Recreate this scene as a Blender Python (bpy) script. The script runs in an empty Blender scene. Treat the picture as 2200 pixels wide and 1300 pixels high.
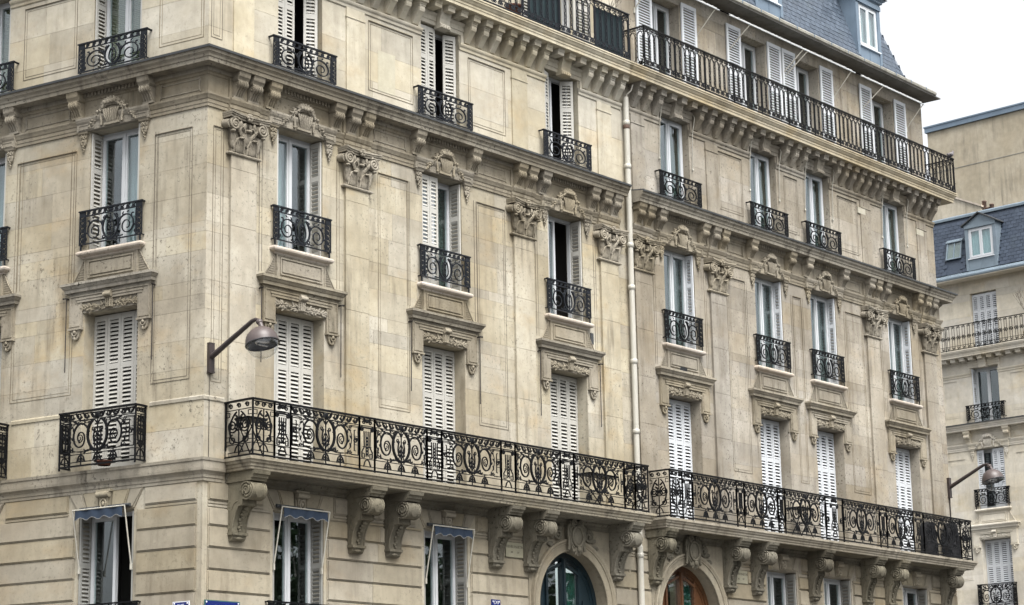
import bpy, bmesh, math, random
from mathutils import Vector, Matrix
random.seed(7)
PI = math.pi
R = math.radians
scene = bpy.context.scene
COL = scene.collection

# ------------------------------------------------------------------ camera, sky, sun, exposure
CAM = Vector((-22.63285, -25.12, 1.6))
FWD = Vector((0.75064208, 0.62179921, 0.22338802))
RGT = Vector((0.641119, -0.76721118, -0.01879955))
UPV = Vector((-0.15969624, -0.15733003, 0.97454829))
cd = bpy.data.cameras.new('camera')
cam = bpy.data.objects.new('camera', cd)
COL.objects.link(cam)
cd.sensor_width = 36.0
cd.sensor_fit = 'HORIZONTAL'
cd.lens = 4613.476 / 2200.0 * 36.0
cd.clip_start = 0.5
cd.clip_end = 5000.0
M3 = Matrix((RGT, UPV, -FWD)).transposed()
cam.matrix_world = Matrix.Translation(CAM) @ M3.to_4x4()
scene.camera = cam

SUN_EL, SUN_AZ = R(60), R(205)          # azimuth measured clockwise from +Y: the sun stands in front of the facade
w = bpy.data.worlds.new('World')
scene.world = w
w.use_nodes = True
nt = w.node_tree
for n in list(nt.nodes):
    nt.nodes.remove(n)
sky = nt.nodes.new('ShaderNodeTexSky')
sky.sky_type = 'NISHITA'
sky.sun_disc = False
sky.sun_elevation = SUN_EL
sky.sun_rotation = SUN_AZ
sky.air_density = 1.0
sky.dust_density = 5.0
sky.ozone_density = 1.0
hs = nt.nodes.new('ShaderNodeHueSaturation')
hs.inputs['Saturation'].default_value = 0.12      # a closed cloud cover
bg = nt.nodes.new('ShaderNodeBackground')
bg.inputs['Strength'].default_value = 0.085
wo = nt.nodes.new('ShaderNodeOutputWorld')
nt.links.new(sky.outputs['Color'], hs.inputs['Color'])
nt.links.new(hs.outputs['Color'], bg.inputs['Color'])
nt.links.new(bg.outputs['Background'], wo.inputs['Surface'])

sl = bpy.data.lights.new('sun', 'SUN')
sl.energy = 1.5
sl.angle = R(42)
sl.color = (1.0, 0.97, 0.93)
sun = bpy.data.objects.new('sun', sl)
COL.objects.link(sun)
sd = Vector((math.sin(SUN_AZ) * math.cos(SUN_EL), math.cos(SUN_AZ) * math.cos(SUN_EL), math.sin(SUN_EL)))
sun.rotation_euler = sd.to_track_quat('Z', 'Y').to_euler()
sun.location = (0, -20, 40)

vs = scene.view_settings
scene.display_settings.display_device = 'sRGB'
vs.view_transform = 'Standard'
vs.look = 'None'
vs.gamma = 1.0
vs.use_curve_mapping = False
vs.exposure = 2.02
scene.render.resolution_x = 1024
scene.render.resolution_y = 605

# ------------------------------------------------------------------ materials
def newmat(name):
    m = bpy.data.materials.new(name)
    m.use_nodes = True
    t = m.node_tree
    b = t.nodes['Principled BSDF']
    return m, t, b

class NT:
    """small helper to wire nodes"""
    def __init__(s, t):
        s.t = t
    def n(s, kind, **kw):
        x = s.t.nodes.new(kind)
        for k, v in kw.items():
            setattr(x, k, v)
        return x
    def l(s, a, b):
        s.t.links.new(a, b)
    def noise(s, vec, scale, detail=4.0, rough=0.55):
        x = s.n('ShaderNodeTexNoise')
        x.inputs['Scale'].default_value = scale
        x.inputs['Detail'].default_value = detail
        x.inputs['Roughness'].default_value = rough
        if vec is not None:
            s.l(vec, x.inputs['Vector'])
        return x.outputs['Fac']
    def ramp(s, fac, a, b, lo=0.0, hi=1.0):
        x = s.n('ShaderNodeMapRange')
        x.inputs['From Min'].default_value = a
        x.inputs['From Max'].default_value = b
        x.inputs['To Min'].default_value = lo
        x.inputs['To Max'].default_value = hi
        x.clamp = True
        s.l(fac, x.inputs['Value'])
        return x.outputs['Result']
    def mix(s, fac, a, b, blend='MIX'):
        x = s.n('ShaderNodeMix', data_type='RGBA', blend_type=blend)
        if isinstance(fac, float):
            x.inputs['Factor'].default_value = fac
        else:
            s.l(fac, x.inputs['Factor'])
        for v, i in ((a, 6), (b, 7)):
            if isinstance(v, tuple):
                x.inputs[i].default_value = v + (1.0,) if len(v) == 3 else v
            else:
                s.l(v, x.inputs[i])
        return x.outputs[2]
    def math(s, op, a, b):
        x = s.n('ShaderNodeMath', operation=op)
        for v, i in ((a, 0), (b, 1)):
            if isinstance(v, (int, float)):
                x.inputs[i].default_value = v
            else:
                s.l(v, x.inputs[i])
        return x.outputs[0]
    def pos(s, scale=(1, 1, 1), rot=0.0):
        g = s.n('ShaderNodeNewGeometry')
        mp = s.n('ShaderNodeMapping')
        mp.inputs['Scale'].default_value = scale
        mp.inputs['Rotation'].default_value = (0, 0, rot)
        s.l(g.outputs['Position'], mp.inputs['Vector'])
        return mp.outputs['Vector']

def stone(name, base, light, ochre, grime, speck=1.0, streak=0.35, ochre_amt=0.5, blockvar=0.12, bump=0.25):
    m, t, b = newmat(name)
    N = NT(t)
    p = N.pos()
    big = N.ramp(N.noise(p, 0.55, 5, 0.6), 0.38, 0.63)
    c = N.mix(big, base, light)
    oc = N.math('MULTIPLY', N.ramp(N.noise(N.pos((1, 1, 1.6)), 0.8, 5, 0.6), 0.54, 0.72), ochre_amt)
    c = N.mix(oc, c, ochre)
    mid = N.ramp(N.noise(p, 4.0, 6, 0.65), 0.3, 0.7, 0.86, 1.1)
    hv = N.n('ShaderNodeHueSaturation')
    oi = N.n('ShaderNodeObjectInfo')
    val = N.math('MULTIPLY', N.ramp(oi.outputs['Random'], 0.0, 1.0, 1.0 - blockvar, 1.0 + blockvar), mid)
    N.l(val, hv.inputs['Value'])
    sat = N.math('FRACT', N.math('MULTIPLY', oi.outputs['Random'], 7.31), 0.0)
    N.l(N.ramp(sat, 0, 1, 0.82, 1.18), hv.inputs['Saturation'])
    N.l(c, hv.inputs['Color'])
    c = hv.outputs['Color']
    # soot that rain has drawn into streaks
    st = N.math('MULTIPLY', N.ramp(N.noise(N.pos((5, 5, 0.55)), 1.1, 6, 0.62), 0.485, 0.725), streak)
    st = N.math('MULTIPLY', st, N.ramp(N.noise(p, 0.7, 3), 0.38, 0.62))
    c = N.mix(st, c, grime)
    # pits and lichen specks, thicker in some patches
    patch = N.ramp(N.noise(p, 1.1, 5, 0.6), 0.40, 0.64, 0.10, 1.0)
    pit = N.ramp(N.noise(p, 17.0, 5, 0.72), 0.555, 0.64)
    pit = N.math('MULTIPLY', N.math('MULTIPLY', pit, patch), 0.60 * speck)
    c = N.mix(pit, c, tuple(x * 0.55 for x in grime))
    N.l(c, b.inputs['Base Color'])
    b.inputs['Roughness'].default_value = 0.92
    b.inputs['Specular IOR Level'].default_value = 0.15
    bp = N.n('ShaderNodeBump')
    bp.inputs['Strength'].default_value = bump
    bp.inputs['Distance'].default_value = 0.012
    N.l(N.noise(p, 32.0, 6, 0.7), bp.inputs['Height'])
    N.l(bp.outputs['Normal'], b.inputs['Normal'])
    return m

def plain(name, col, rough=0.6, var=0.12, scale=6.0, metal=0.0, spec=0.4, dirt=None, dirt_amt=0.4, bump=0.0):
    m, t, b = newmat(name)
    N = NT(t)
    p = N.pos()
    f = N.ramp(N.noise(p, scale, 5, 0.6), 0.3, 0.7)
    c = N.mix(f, tuple(x * (1 - var) for x in col), tuple(min(1, x * (1 + var)) for x in col))
    if dirt:
        d = N.math('MULTIPLY', N.ramp(N.noise(N.pos((4, 4, 0.8)), 1.6, 6, 0.65), 0.5, 0.75), dirt_amt)
        c = N.mix(d, c, dirt)
    N.l(c, b.inputs['Base Color'])
    b.inputs['Roughness'].default_value = rough
    b.inputs['Metallic'].default_value = metal
    b.inputs['Specular IOR Level'].default_value = spec
    if bump:
        bp = N.n('ShaderNodeBump')
        bp.inputs['Strength'].default_value = bump
        bp.inputs['Distance'].default_value = 0.01
        N.l(N.noise(p, scale * 5, 5, 0.6), bp.inputs['Height'])
        N.l(bp.outputs['Normal'], b.inputs['Normal'])
    return m

GR = (0.095, 0.078, 0.056)
M = {}
M['stone'] = stone('limestone_corner_house', (0.282, 0.248, 0.183), (0.374, 0.345, 0.276), (0.333, 0.256, 0.150), GR, speck=1.25, streak=0.75, ochre_amt=0.65)
M['stone_top'] = stone('limestone_pale_floor', (0.363, 0.325, 0.246), (0.441, 0.409, 0.332), (0.382, 0.301, 0.189), GR, speck=0.5, streak=0.4)  # paler stone with fewer specks, for the upper floors of the corner house
M['stone2'] = stone('limestone_browned', (0.226, 0.199, 0.156), (0.325, 0.300, 0.254), (0.266, 0.209, 0.133), GR, speck=1.75, streak=0.9, ochre_amt=0.45)
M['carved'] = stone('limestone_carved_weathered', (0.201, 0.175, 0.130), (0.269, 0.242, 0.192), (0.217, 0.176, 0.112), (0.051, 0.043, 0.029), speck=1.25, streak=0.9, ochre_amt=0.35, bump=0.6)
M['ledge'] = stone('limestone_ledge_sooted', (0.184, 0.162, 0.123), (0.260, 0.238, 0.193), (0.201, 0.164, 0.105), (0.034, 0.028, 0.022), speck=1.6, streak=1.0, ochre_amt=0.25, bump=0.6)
M['sill'] = stone('limestone_sill_pale', (0.347, 0.300, 0.247), (0.420, 0.377, 0.327), (0.357, 0.282, 0.198), GR, speck=1.0, streak=0.35)
M['base'] = stone('limestone_base_course', (0.218, 0.188, 0.137), (0.289, 0.259, 0.197), (0.248, 0.191, 0.115), GR, speck=0.6, streak=0.6, ochre_amt=0.55)
M['console'] = stone('limestone_console_soot_and_shade', (0.104, 0.092, 0.068), (0.165, 0.151, 0.116), (0.113, 0.094, 0.061), (0.020, 0.019, 0.013), speck=1.5, streak=0.95, ochre_amt=0.25, bump=0.7)  # soot streaks over stone darkened to carry the shade under the balcony
M['cornice2'] = stone('limestone_cornice_ochre', (0.309, 0.268, 0.196), (0.378, 0.343, 0.273), (0.339, 0.263, 0.149), GR, speck=0.6, streak=0.6)
M['far'] = stone('limestone_pale_far_house', (0.453, 0.413, 0.334), (0.532, 0.499, 0.428), (0.471, 0.388, 0.251), (0.245, 0.218, 0.170), speck=0.25, streak=0.3, blockvar=0.08)
M['render'] = stone('cement_render_blank_wall', (0.315, 0.277, 0.205), (0.395, 0.354, 0.275), (0.338, 0.283, 0.197), (0.114, 0.102, 0.082), speck=0.2, streak=0.7, ochre_amt=0.3)
M['iron'] = plain('black_painted_iron', (0.0038, 0.0042, 0.005), 0.5, 0.3, 20, spec=0.14)
M['iron_grey'] = plain('slate_grey_painted_iron', (0.0075, 0.0092, 0.0125), 0.45, 0.25, 20, spec=0.2)
M['rust'] = plain('dark_rusted_rod', (0.021, 0.0168, 0.014), 0.6, 0.3, 20)
M['shutter'] = plain('warm_grey_shutter_paint', (0.376, 0.368, 0.336), 0.5, 0.05, 3, dirt=(0.3, 0.27, 0.22), dirt_amt=0.3)
M['shutter_dark'] = plain('darker_grey_shutter_paint', (0.225, 0.2235, 0.2063), 0.55, 0.06, 3, dirt=(0.2, 0.18, 0.15), dirt_amt=0.35)  # darker grey for the lowest leaves and the far roof blind
M['shutter_white'] = plain('white_shutter_paint', (0.48, 0.5, 0.52), 0.45, 0.03, 3, dirt=(0.5, 0.48, 0.45), dirt_amt=0.15)
M['frame'] = plain('white_window_paint', (0.448, 0.464, 0.476), 0.4, 0.04, 4, dirt=(0.45, 0.42, 0.38), dirt_amt=0.2)
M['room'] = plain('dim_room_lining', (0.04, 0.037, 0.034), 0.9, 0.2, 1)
M['slate'] = plain('blue_slate', (0.0615, 0.0735, 0.0915), 0.45, 0.25, 3.0, spec=0.5)
M['slate_far'] = plain('dark_blue_slate', (0.0345, 0.045, 0.063), 0.45, 0.25, 3.0, spec=0.5)
M['zinc'] = plain('weathered_zinc', (0.15, 0.1988, 0.2513), 0.42, 0.12, 1.5, metal=0.35, dirt=(0.12, 0.16, 0.21), dirt_amt=0.6)
M['zinc_far'] = plain('grey_zinc', (0.165, 0.2063, 0.24), 0.45, 0.12, 2.0, metal=0.3, dirt=(0.13, 0.16, 0.19), dirt_amt=0.6)
M['gutter'] = plain('grey_gutter_paint', (0.225, 0.2175, 0.1875), 0.6, 0.2, 2.0, dirt=(0.08, 0.075, 0.06), dirt_amt=0.7)
M['soffit'] = plain('sooted_soffit_boards', (0.102, 0.099, 0.09), 0.8, 0.3, 1.5, dirt=(0.05, 0.045, 0.035), dirt_amt=0.8)
M['lead'] = plain('dark_lead_flashing', (0.04, 0.043, 0.045), 0.6, 0.25, 4)
M['pipe'] = plain('cream_downpipe_paint', (0.368, 0.356, 0.312), 0.42, 0.07, 2, dirt=(0.32, 0.27, 0.2), dirt_amt=0.35)
M['lamp'] = plain('mauve_brown_lamp_paint', (0.066, 0.052, 0.049), 0.42, 0.12, 6)
M['lamp_arm'] = plain('brown_lamp_arm_paint', (0.032, 0.024, 0.0224), 0.45, 0.2, 8)
M['lamp_dark'] = plain('lamp_reflector_dark', (0.03, 0.03, 0.033), 0.25, 0.3, 9)
M['lamp_metal'] = plain('lamp_reflector_metal', (0.4, 0.4, 0.4), 0.25, 0.2, 9, metal=0.8)
M['awning'] = plain('blue_awning_canvas', (0.0145, 0.0255, 0.045), 0.85, 0.12, 9)
M['awning_trim'] = plain('white_awning_piping', (0.22, 0.22, 0.21), 0.7, 0.05, 9)
M['awning_arm'] = plain('cream_awning_arm', (0.364, 0.35, 0.301), 0.45, 0.1, 9, dirt=(0.2, 0.17, 0.13))
M['white_canvas'] = plain('rolled_white_canvas', (0.33, 0.33, 0.32), 0.8, 0.15, 18, dirt=(0.25, 0.24, 0.22), dirt_amt=0.6)
M['curtain'] = plain('pale_green_net_curtain', (0.055, 0.072, 0.064), 0.9, 0.1, 2)
M['curtain_green'] = plain('deep_green_curtain', (0.012, 0.066, 0.051), 0.9, 0.15, 2)
M['curtain_white'] = plain('white_net_curtain', (0.336, 0.368, 0.392), 0.9, 0.06, 2)
M['curtain_aqua'] = plain('aqua_net_curtain', (0.36, 0.48, 0.525), 0.9, 0.08, 2)
M['blind'] = plain('straw_slat_blind', (0.216, 0.2, 0.128), 0.8, 0.1, 4)
M['door_blue'] = plain('petrol_blue_door_paint', (0.0055, 0.014, 0.019), 0.35, 0.2, 4, spec=0.5)
M['door_wood'] = plain('orange_varnished_oak', (0.085, 0.037, 0.016), 0.35, 0.25, 5, spec=0.5)
M['enamel'] = plain('blue_enamel', (0.0075, 0.015, 0.1), 0.25, 0.1, 4, spec=0.6)
M['enamel_green'] = plain('green_enamel_edge', (0.035, 0.091, 0.077), 0.3, 0.2, 8, spec=0.6)
M['enamel_light'] = plain('pale_blue_enamel', (0.18, 0.252, 0.45), 0.3, 0.1, 8)
M['enamel_white'] = plain('white_enamel', (0.525, 0.539, 0.56), 0.3, 0.03, 8)
M['incised'] = plain('incised_letter_grime', (0.12, 0.115, 0.085), 0.9, 0.2, 8)
M['groove_shade'] = stone('limestone_groove_dirt_and_shade', (0.12, 0.10, 0.073), (0.2, 0.175, 0.13), (0.16, 0.125, 0.08), (0.05, 0.042, 0.032), speck=1.0, streak=0.6)  # raised dark strips paint the shadow lines and dirt of panel grooves
M['plaque'] = stone('smoothed_signature_stone', (0.235, 0.225, 0.17), (0.29, 0.275, 0.21), (0.25, 0.235, 0.165), GR, speck=0.3, streak=0.2)
M['patch'] = stone('pale_stone_repair', (0.38, 0.355, 0.28), (0.42, 0.40, 0.33), (0.38, 0.34, 0.25), GR, speck=0.1, streak=0.1)
M['terracotta'] = plain('terracotta', (0.077, 0.02625, 0.014), 0.8, 0.2, 9)
M['teal'] = plain('dark_teal_screen_cloth', (0.008, 0.020, 0.024), 0.8, 0.2, 5)
M['asphalt'] = plain('asphalt', (0.05, 0.05, 0.052), 0.9, 0.2, 3, bump=0.4)
M['pave'] = plain('pavement_slab', (0.20, 0.195, 0.185), 0.9, 0.12, 1.2, bump=0.2)
M['pigeon'] = plain('pigeon_feathers', (0.12, 0.11, 0.115), 0.7, 0.4, 22)
M['bark'] = plain('tree_bark', (0.09, 0.075, 0.06), 0.9, 0.3, 8)
M['leaf'] = plain('plane_tree_leaf', (0.045, 0.085, 0.03), 0.6, 0.4, 2)
M['chimney'] = plain('terracotta_chimney_pot', (0.104, 0.068, 0.052), 0.85, 0.25, 5)
M['black'] = plain('black_cover_cloth', (0.012, 0.012, 0.014), 0.8, 0.3, 6)

def slatemat(name, col):
    m, t, b = newmat(name)
    N = NT(t)
    g = N.n('ShaderNodeNewGeometry')
    f = N.math('ADD', N.math('MULTIPLY', g.outputs['Random Per Island'], 0.75), N.math('MULTIPLY', N.noise(N.pos(), 1.2, 4), 0.35))
    c = N.mix(f, tuple(x * 0.80 for x in col), tuple(x * 1.22 for x in col))
    lich = N.math('MULTIPLY', N.ramp(N.noise(N.pos(), 2.2, 5, 0.7), 0.56, 0.72), 0.35)
    c = N.mix(lich, c, (col[0] * 1.5, col[1] * 1.45, col[2] * 1.1))
    N.l(c, b.inputs['Base Color'])
    N.l(N.ramp(g.outputs['Random Per Island'], 0, 1, 0.38, 0.62), b.inputs['Roughness'])
    b.inputs['Specular IOR Level'].default_value = 0.45
    return m
M['slate'] = slatemat('blue_slate', (0.052, 0.068, 0.091))
M['slate_far'] = slatemat('dark_blue_slate', (0.027, 0.038, 0.058))

def glassmat(name, refl, tint):
    m = bpy.data.materials.new(name)
    m.use_nodes = True
    t = m.node_tree
    for n in list(t.nodes):
        t.nodes.remove(n)
    N = NT(t)
    out = N.n('ShaderNodeOutputMaterial')
    tr = N.n('ShaderNodeBsdfTransparent')
    tr.inputs['Color'].default_value = tint + (1,)
    gl = N.n('ShaderNodeBsdfGlossy')
    gl.inputs['Roughness'].default_value = 0.015
    gl.inputs['Color'].default_value = (0.92, 0.96, 1.0, 1)
    lw = N.n('ShaderNodeLayerWeight')
    lw.inputs['Blend'].default_value = 0.5
    fac = N.math('ADD', N.math('MULTIPLY', N.math('POWER', lw.outputs['Facing'], 3.0), 0.55), refl)
    bp = N.n('ShaderNodeBump')
    bp.inputs['Strength'].default_value = 0.05
    bp.inputs['Distance'].default_value = 0.02
    N.l(N.noise(N.pos(), 1.3, 2), bp.inputs['Height'])
    N.l(bp.outputs['Normal'], gl.inputs['Normal'])
    mx = N.n('ShaderNodeMixShader')
    N.l(fac, mx.inputs[0])
    N.l(tr.outputs[0], mx.inputs[1])
    N.l(gl.outputs[0], mx.inputs[2])
    N.l(mx.outputs[0], out.inputs['Surface'])
    return m
M['glass'] = glassmat('window_glass', 0.085, (0.84, 0.90, 0.89))
M['bowl'] = glassmat('lamp_bowl_glass', 0.05, (0.93, 0.94, 0.95))

# ------------------------------------------------------------------ mesh building
class MB:
    def __init__(s):
        s.v = []; s.f = []; s.s = []
    def add(s, vs, fs, smooth=False):
        o = len(s.v)
        s.v += [tuple(p) for p in vs]
        for f in fs:
            s.f.append(tuple(i + o for i in f)); s.s.append(smooth)
        return s
    def box(s, x0, x1, y0, y1, z0, z1):
        return s.add([(x0, y0, z0), (x1, y0, z0), (x1, y1, z0), (x0, y1, z0), (x0, y0, z1), (x1, y0, z1), (x1, y1, z1), (x0, y1, z1)],
              [(0, 1, 5, 4), (1, 2, 6, 5), (2, 3, 7, 6), (3, 0, 4, 7), (4, 5, 6, 7), (3, 2, 1, 0)])
    def poly_x(s, prof, x0, x1, smooth=False):           # prof in (y, z)
        n = len(prof)
        vs = [(x0, y, z) for y, z in prof] + [(x1, y, z) for y, z in prof]
        s.add(vs, [(i, (i + 1) % n, (i + 1) % n + n, i + n) for i in range(n)], smooth)
        return s.add(vs, [tuple(range(n)), tuple(range(2 * n - 1, n - 1, -1))])
    def poly_y(s, prof, y0, y1, smooth=False):           # prof in (x, z)
        n = len(prof)
        vs = [(x, y0, z) for x, z in prof] + [(x, y1, z) for x, z in prof]
        s.add(vs, [(i, (i + 1) % n, (i + 1) % n + n, i + n) for i in range(n)], smooth)
        return s.add(vs, [tuple(range(n)), tuple(range(2 * n - 1, n - 1, -1))])
    def tube(s, pts, r, n=4, closed=False, r1=None, flat=1.0):
        P = [Vector(p) for p in pts]
        k = len(P)
        if k < 2:
            return s
        vs = []
        for i in range(k):
            if closed:
                t = P[(i + 1) % k] - P[i - 1]
            else:
                t = P[min(i + 1, k - 1)] - P[max(i - 1, 0)]
            if t.length < 1e-9:
                t = Vector((1, 0, 0))
            t.normalize()
            up = Vector((0, 1, 0)) if abs(t.y) < 0.8 else Vector((0, 0, 1))
            a = t.cross(up).normalized()
            b = a.cross(t)
            rr = r if r1 is None else r + (r1 - r) * i / (k - 1)
            for j in range(n):
                q = 2 * PI * (j + 0.5) / n
                vs.append(P[i] + a * (math.cos(q) * rr) + b * (math.sin(q) * rr * flat))
        fs = []
        for i in range(k if closed else k - 1):
            for j in range(n):
                a0 = i * n + j; a1 = i * n + (j + 1) % n
                b0 = ((i + 1) % k) * n + j; b1 = ((i + 1) % k) * n + (j + 1) % n
                fs.append((a0, a1, b1, b0))
        s.add(vs, fs, n > 4)
        if not closed:
            s.add(vs, [tuple(range(n)), tuple(range(len(vs) - 1, len(vs) - n - 1, -1))])
        return s
    def ell(s, c, r, nu=8, nv=5, rot=0.0):
        vs = []
        cr, sr = math.cos(rot), math.sin(rot)
        for i in range(nv + 1):
            th = PI * i / nv
            for j in range(nu):
                ph = 2 * PI * j / nu
                x = r[0] * math.sin(th) * math.cos(ph); y = r[1] * math.sin(th) * math.sin(ph); z = r[2] * math.cos(th)
                vs.append((c[0] + x * cr - z * sr, c[1] + y, c[2] + x * sr + z * cr))
        fs = []
        for i in range(nv):
            for j in range(nu):
                a = i * nu + j; b = i * nu + (j + 1) % nu
                fs.append((a, b, b + nu, a + nu))
        return s.add(vs, fs, True)
    def lathe(s, prof, c=(0, 0), n=12):                    # prof in (radius, z), axis z
        vs = []
        for r, z in prof:
            for j in range(n):
                a = 2 * PI * j / n
                vs.append((c[0] + r * math.cos(a), c[1] + r * math.sin(a), z))
        fs = []
        for i in range(len(prof) - 1):
            for j in range(n):
                a = i * n + j; b = i * n + (j + 1) % n
                fs.append((a, b, b + n, a + n))
        return s.add(vs, fs, True)
    def molding(s, x0, x1, prof, back=0.02, ret=True):     # prof in (outward, z); returns at both ends
        o0 = min(o for o, z in prof)
        rings = []
        for o, z in prof:
            e = (o - o0) if ret else 0.0
            rings.append([(x0 - e, back, z), (x0 - e, -o, z), (x1 + e, -o, z), (x1 + e, back, z)])
        vs = [p for r in rings for p in r]
        fs = []
        for i in range(len(rings) - 1):
            for j in range(3):
                a = i * 4 + j
                fs.append((a, a + 1, a + 5, a + 4))
        fs.append((3, 2, 1, 0))
        k = (len(rings) - 1) * 4
        fs.append((k, k + 1, k + 2, k + 3))
        return s.add(vs, fs)
    def frame(s, x0, x1, z0, z1, wd, y0, y1):              # rectangular frame of four strips
        s.box(x0, x1, y0, y1, z1 - wd, z1)
        s.box(x0, x1, y0, y1, z0, z0 + wd)
        s.box(x0, x0 + wd, y0, y1, z0 + wd, z1 - wd)
        return s.box(x1 - wd, x1, y0, y1, z0 + wd, z1 - wd)
    def mesh(s, name):
        me = bpy.data.meshes.new(name)
        me.from_pydata(s.v, [], s.f)
        bm = bmesh.new()
        bm.from_mesh(me)
        bmesh.ops.recalc_face_normals(bm, faces=bm.faces)
        bm.to_mesh(me)
        bm.free()
        me.polygons.foreach_set('use_smooth', s.s)
        me.materials.append(None)
        return me

class Frame:
    def __init__(s, ox, oy, rot, dz=0.0):
        s.o = Vector((ox, oy, 0)); s.rot = rot; s.dz = dz
        s.m = Matrix.Rotation(rot, 3, 'Z')
    def w(s, x, y, z=0.0):
        return s.o + s.m @ Vector((x, y, z)) + Vector((0, 0, s.dz))

def thing(name, label, cat, loc=(0, 0, 0), group=None):
    o = bpy.data.objects.new(name, None)
    o.empty_display_size = 0.3
    COL.objects.link(o)
    o.location = loc
    o['label'] = label; o['category'] = cat
    if group:
        o['group'] = group
    return o

def put(me, name, mat, parent=None, fr=None, x=0.0, y=0.0, z=0.0, label=None, cat=None, group=None, kind=None, rz=0.0):
    """link a mesh as one object; with a frame the place is given in facade coordinates"""
    if isinstance(me, MB):
        me = me.mesh(name)
    o = bpy.data.objects.new(name, me)
    COL.objects.link(o)
    if mat is not None:
        o.material_slots[0].link = 'OBJECT'
        o.material_slots[0].material = M[mat] if isinstance(mat, str) else mat
    if fr is not None:
        p = fr.w(x, y, z)
        o.rotation_euler = (0, 0, fr.rot + rz)
    else:
        p = Vector((x, y, z))
        o.rotation_euler = (0, 0, rz)
    if parent is not None:
        o.parent = parent
        if fr is not None:
            p = p - parent.location
    o.location = p
    if label: o['label'] = label
    if cat: o['category'] = cat
    if group: o['group'] = group
    if kind: o['kind'] = kind
    return o

def sub(me, name, mat, parent, kind=None, x=0.0, y=0.0, z=0.0):
    return put(me, name, mat, parent, None, x, y, z, kind=kind)

CACHE = {}
def cached(key, fn):
    if key not in CACHE:
        mb = fn()
        CACHE[key] = mb.mesh(key if isinstance(key, str) else key[0])
    return CACHE[key]

# ------------------------------------------------------------------ levels and columns (metres, measured off the facade)
Z_BASE_TOP = 6.86      # balcony floor
F2_TOP, F3_BOT, F3_TOP, F4_BOT, F4_TOP = 9.52, 10.56, 12.66, 13.58, 15.55
F1_TOP = 6.17
TH = R(98.96)
FA = Frame(0, 0, 0)                       # the long facade
FB = Frame(0, 0, TH - PI)                 # the facade round the corner; its x runs from -L to 0
W = [2.11, 5.74, 9.36]
V = [13.19, 16.58, 18.85, 22.31]
X1, X2 = 11.41, 24.31
BC = [-1.97, -4.97]
PIL = 1.345                               # pilaster axis from window axis

corner = thing('corner_apartment_house', 'cream stone corner house with two facades, left of the cream downpipe', 'building')
second = thing('terrace_apartment_house', 'browner stone house right of the downpipe, with slate mansard roof', 'building', (X1, 0, 0))
far = thing('pale_apartment_house', 'pale stone house with blue slate roof and dormer at the right edge', 'building', (44.789, 9.506, 0))
FF = Frame(44.789, 9.506, R(87.0) - PI, 0.36)

# ------------------------------------------------------------------ walls
def wall_mesh(x0, x1, z0, z1, ops, y=0.005, depth=0.40):
    """a wall skin with rectangular openings and their reveals"""
    xs = sorted(set([x0, x1] + [o[0] for o in ops] + [o[1] for o in ops]))
    zs = sorted(set([z0, z1] + [o[2] for o in ops] + [o[3] for o in ops]))
    xs = [x for x in xs if x0 <= x <= x1]; zs = [z for z in zs if z0 <= z <= z1]
    mb = MB()
    for i in range(len(xs) - 1):
        for j in range(len(zs) - 1):
            cx, cz = (xs[i] + xs[i + 1]) / 2, (zs[j] + zs[j + 1]) / 2
            if any(o[0] < cx < o[1] and o[2] < cz < o[3] for o in ops):
                continue
            mb.box(xs[i], xs[i + 1], y, y + depth, zs[j], zs[j + 1])
    return mb

def blocks(parent, fr, x0, x1, cuts, ops, mat, lmin, lmax, proud, joint, two=False, y0=0.0, seed=1, last=None):
    """ashlar: every stone an object of its own, cut round the openings"""
    rnd = random.Random(seed)
    for k in range(len(cuts) - 1):
        za, zb = cuts[k], cuts[k + 1]
        zz = sorted(set([za, zb] + [z for o in ops for z in (o[2], o[3]) if za + 0.02 < z < zb - 0.02]))
        for j in range(len(zz) - 1):
            a, b = zz[j], zz[j + 1]
            free = [(x0, x1)]
            for o in ops:
                if o[2] < (a + b) / 2 < o[3]:
                    nf = []
                    for p, q in free:
                        if o[1] <= p or o[0] >= q:
                            nf.append((p, q)); continue
                        if o[0] > p: nf.append((p, o[0]))
                        if o[1] < q: nf.append((o[1], q))
                    free = nf
            for p, q in free:
                L = q - p
                if L < 0.04:
                    continue
                n = max(1, int(round(L / ((lmin + lmax) / 2))))
                ed = [p]
                for i in range(1, n):
                    ed.append(p + L * (i + rnd.uniform(-0.22, 0.22)) / n)
                ed.append(q)
                for i in range(n):
                    jl = joint * (0.5 if (i == 0 or not two) else 0.12); jr = joint * (0.5 if (i == n - 1 or not two) else 0.12)
                    w_, h_ = ed[i + 1] - ed[i] - jl - jr, b - a - joint
                    if w_ < 0.03 or h_ < 0.03:
                        continue
                    mb = MB()
                    if two:
                        m1 = 0.02
                        mb.box(-w_ / 2, w_ / 2, -proud * 0.4, 0.03, -h_ / 2, h_ / 2)
                        if w_ > 0.12 and h_ > 0.12:
                            mb.box(-w_ / 2 + (m1 if i == 0 else 0.001), w_ / 2 - (m1 if i == n - 1 else 0.001), -proud + rnd.uniform(-0.002, 0.002), -proud * 0.3, -h_ / 2 + m1, h_ / 2 - m1)
                    else:
                        d = rnd.uniform(-0.0015, 0.0015)
                        mb.box(-w_ / 2, w_ / 2, -proud + d, 0.03, -h_ / 2, h_ / 2)
                    o = put(mb, 'stone_block', mat, None, None)
                    o.parent = parent
                    o.location = ((ed[i] + jl + ed[i + 1] - jr) / 2, y0, (a + b) / 2)

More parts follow.
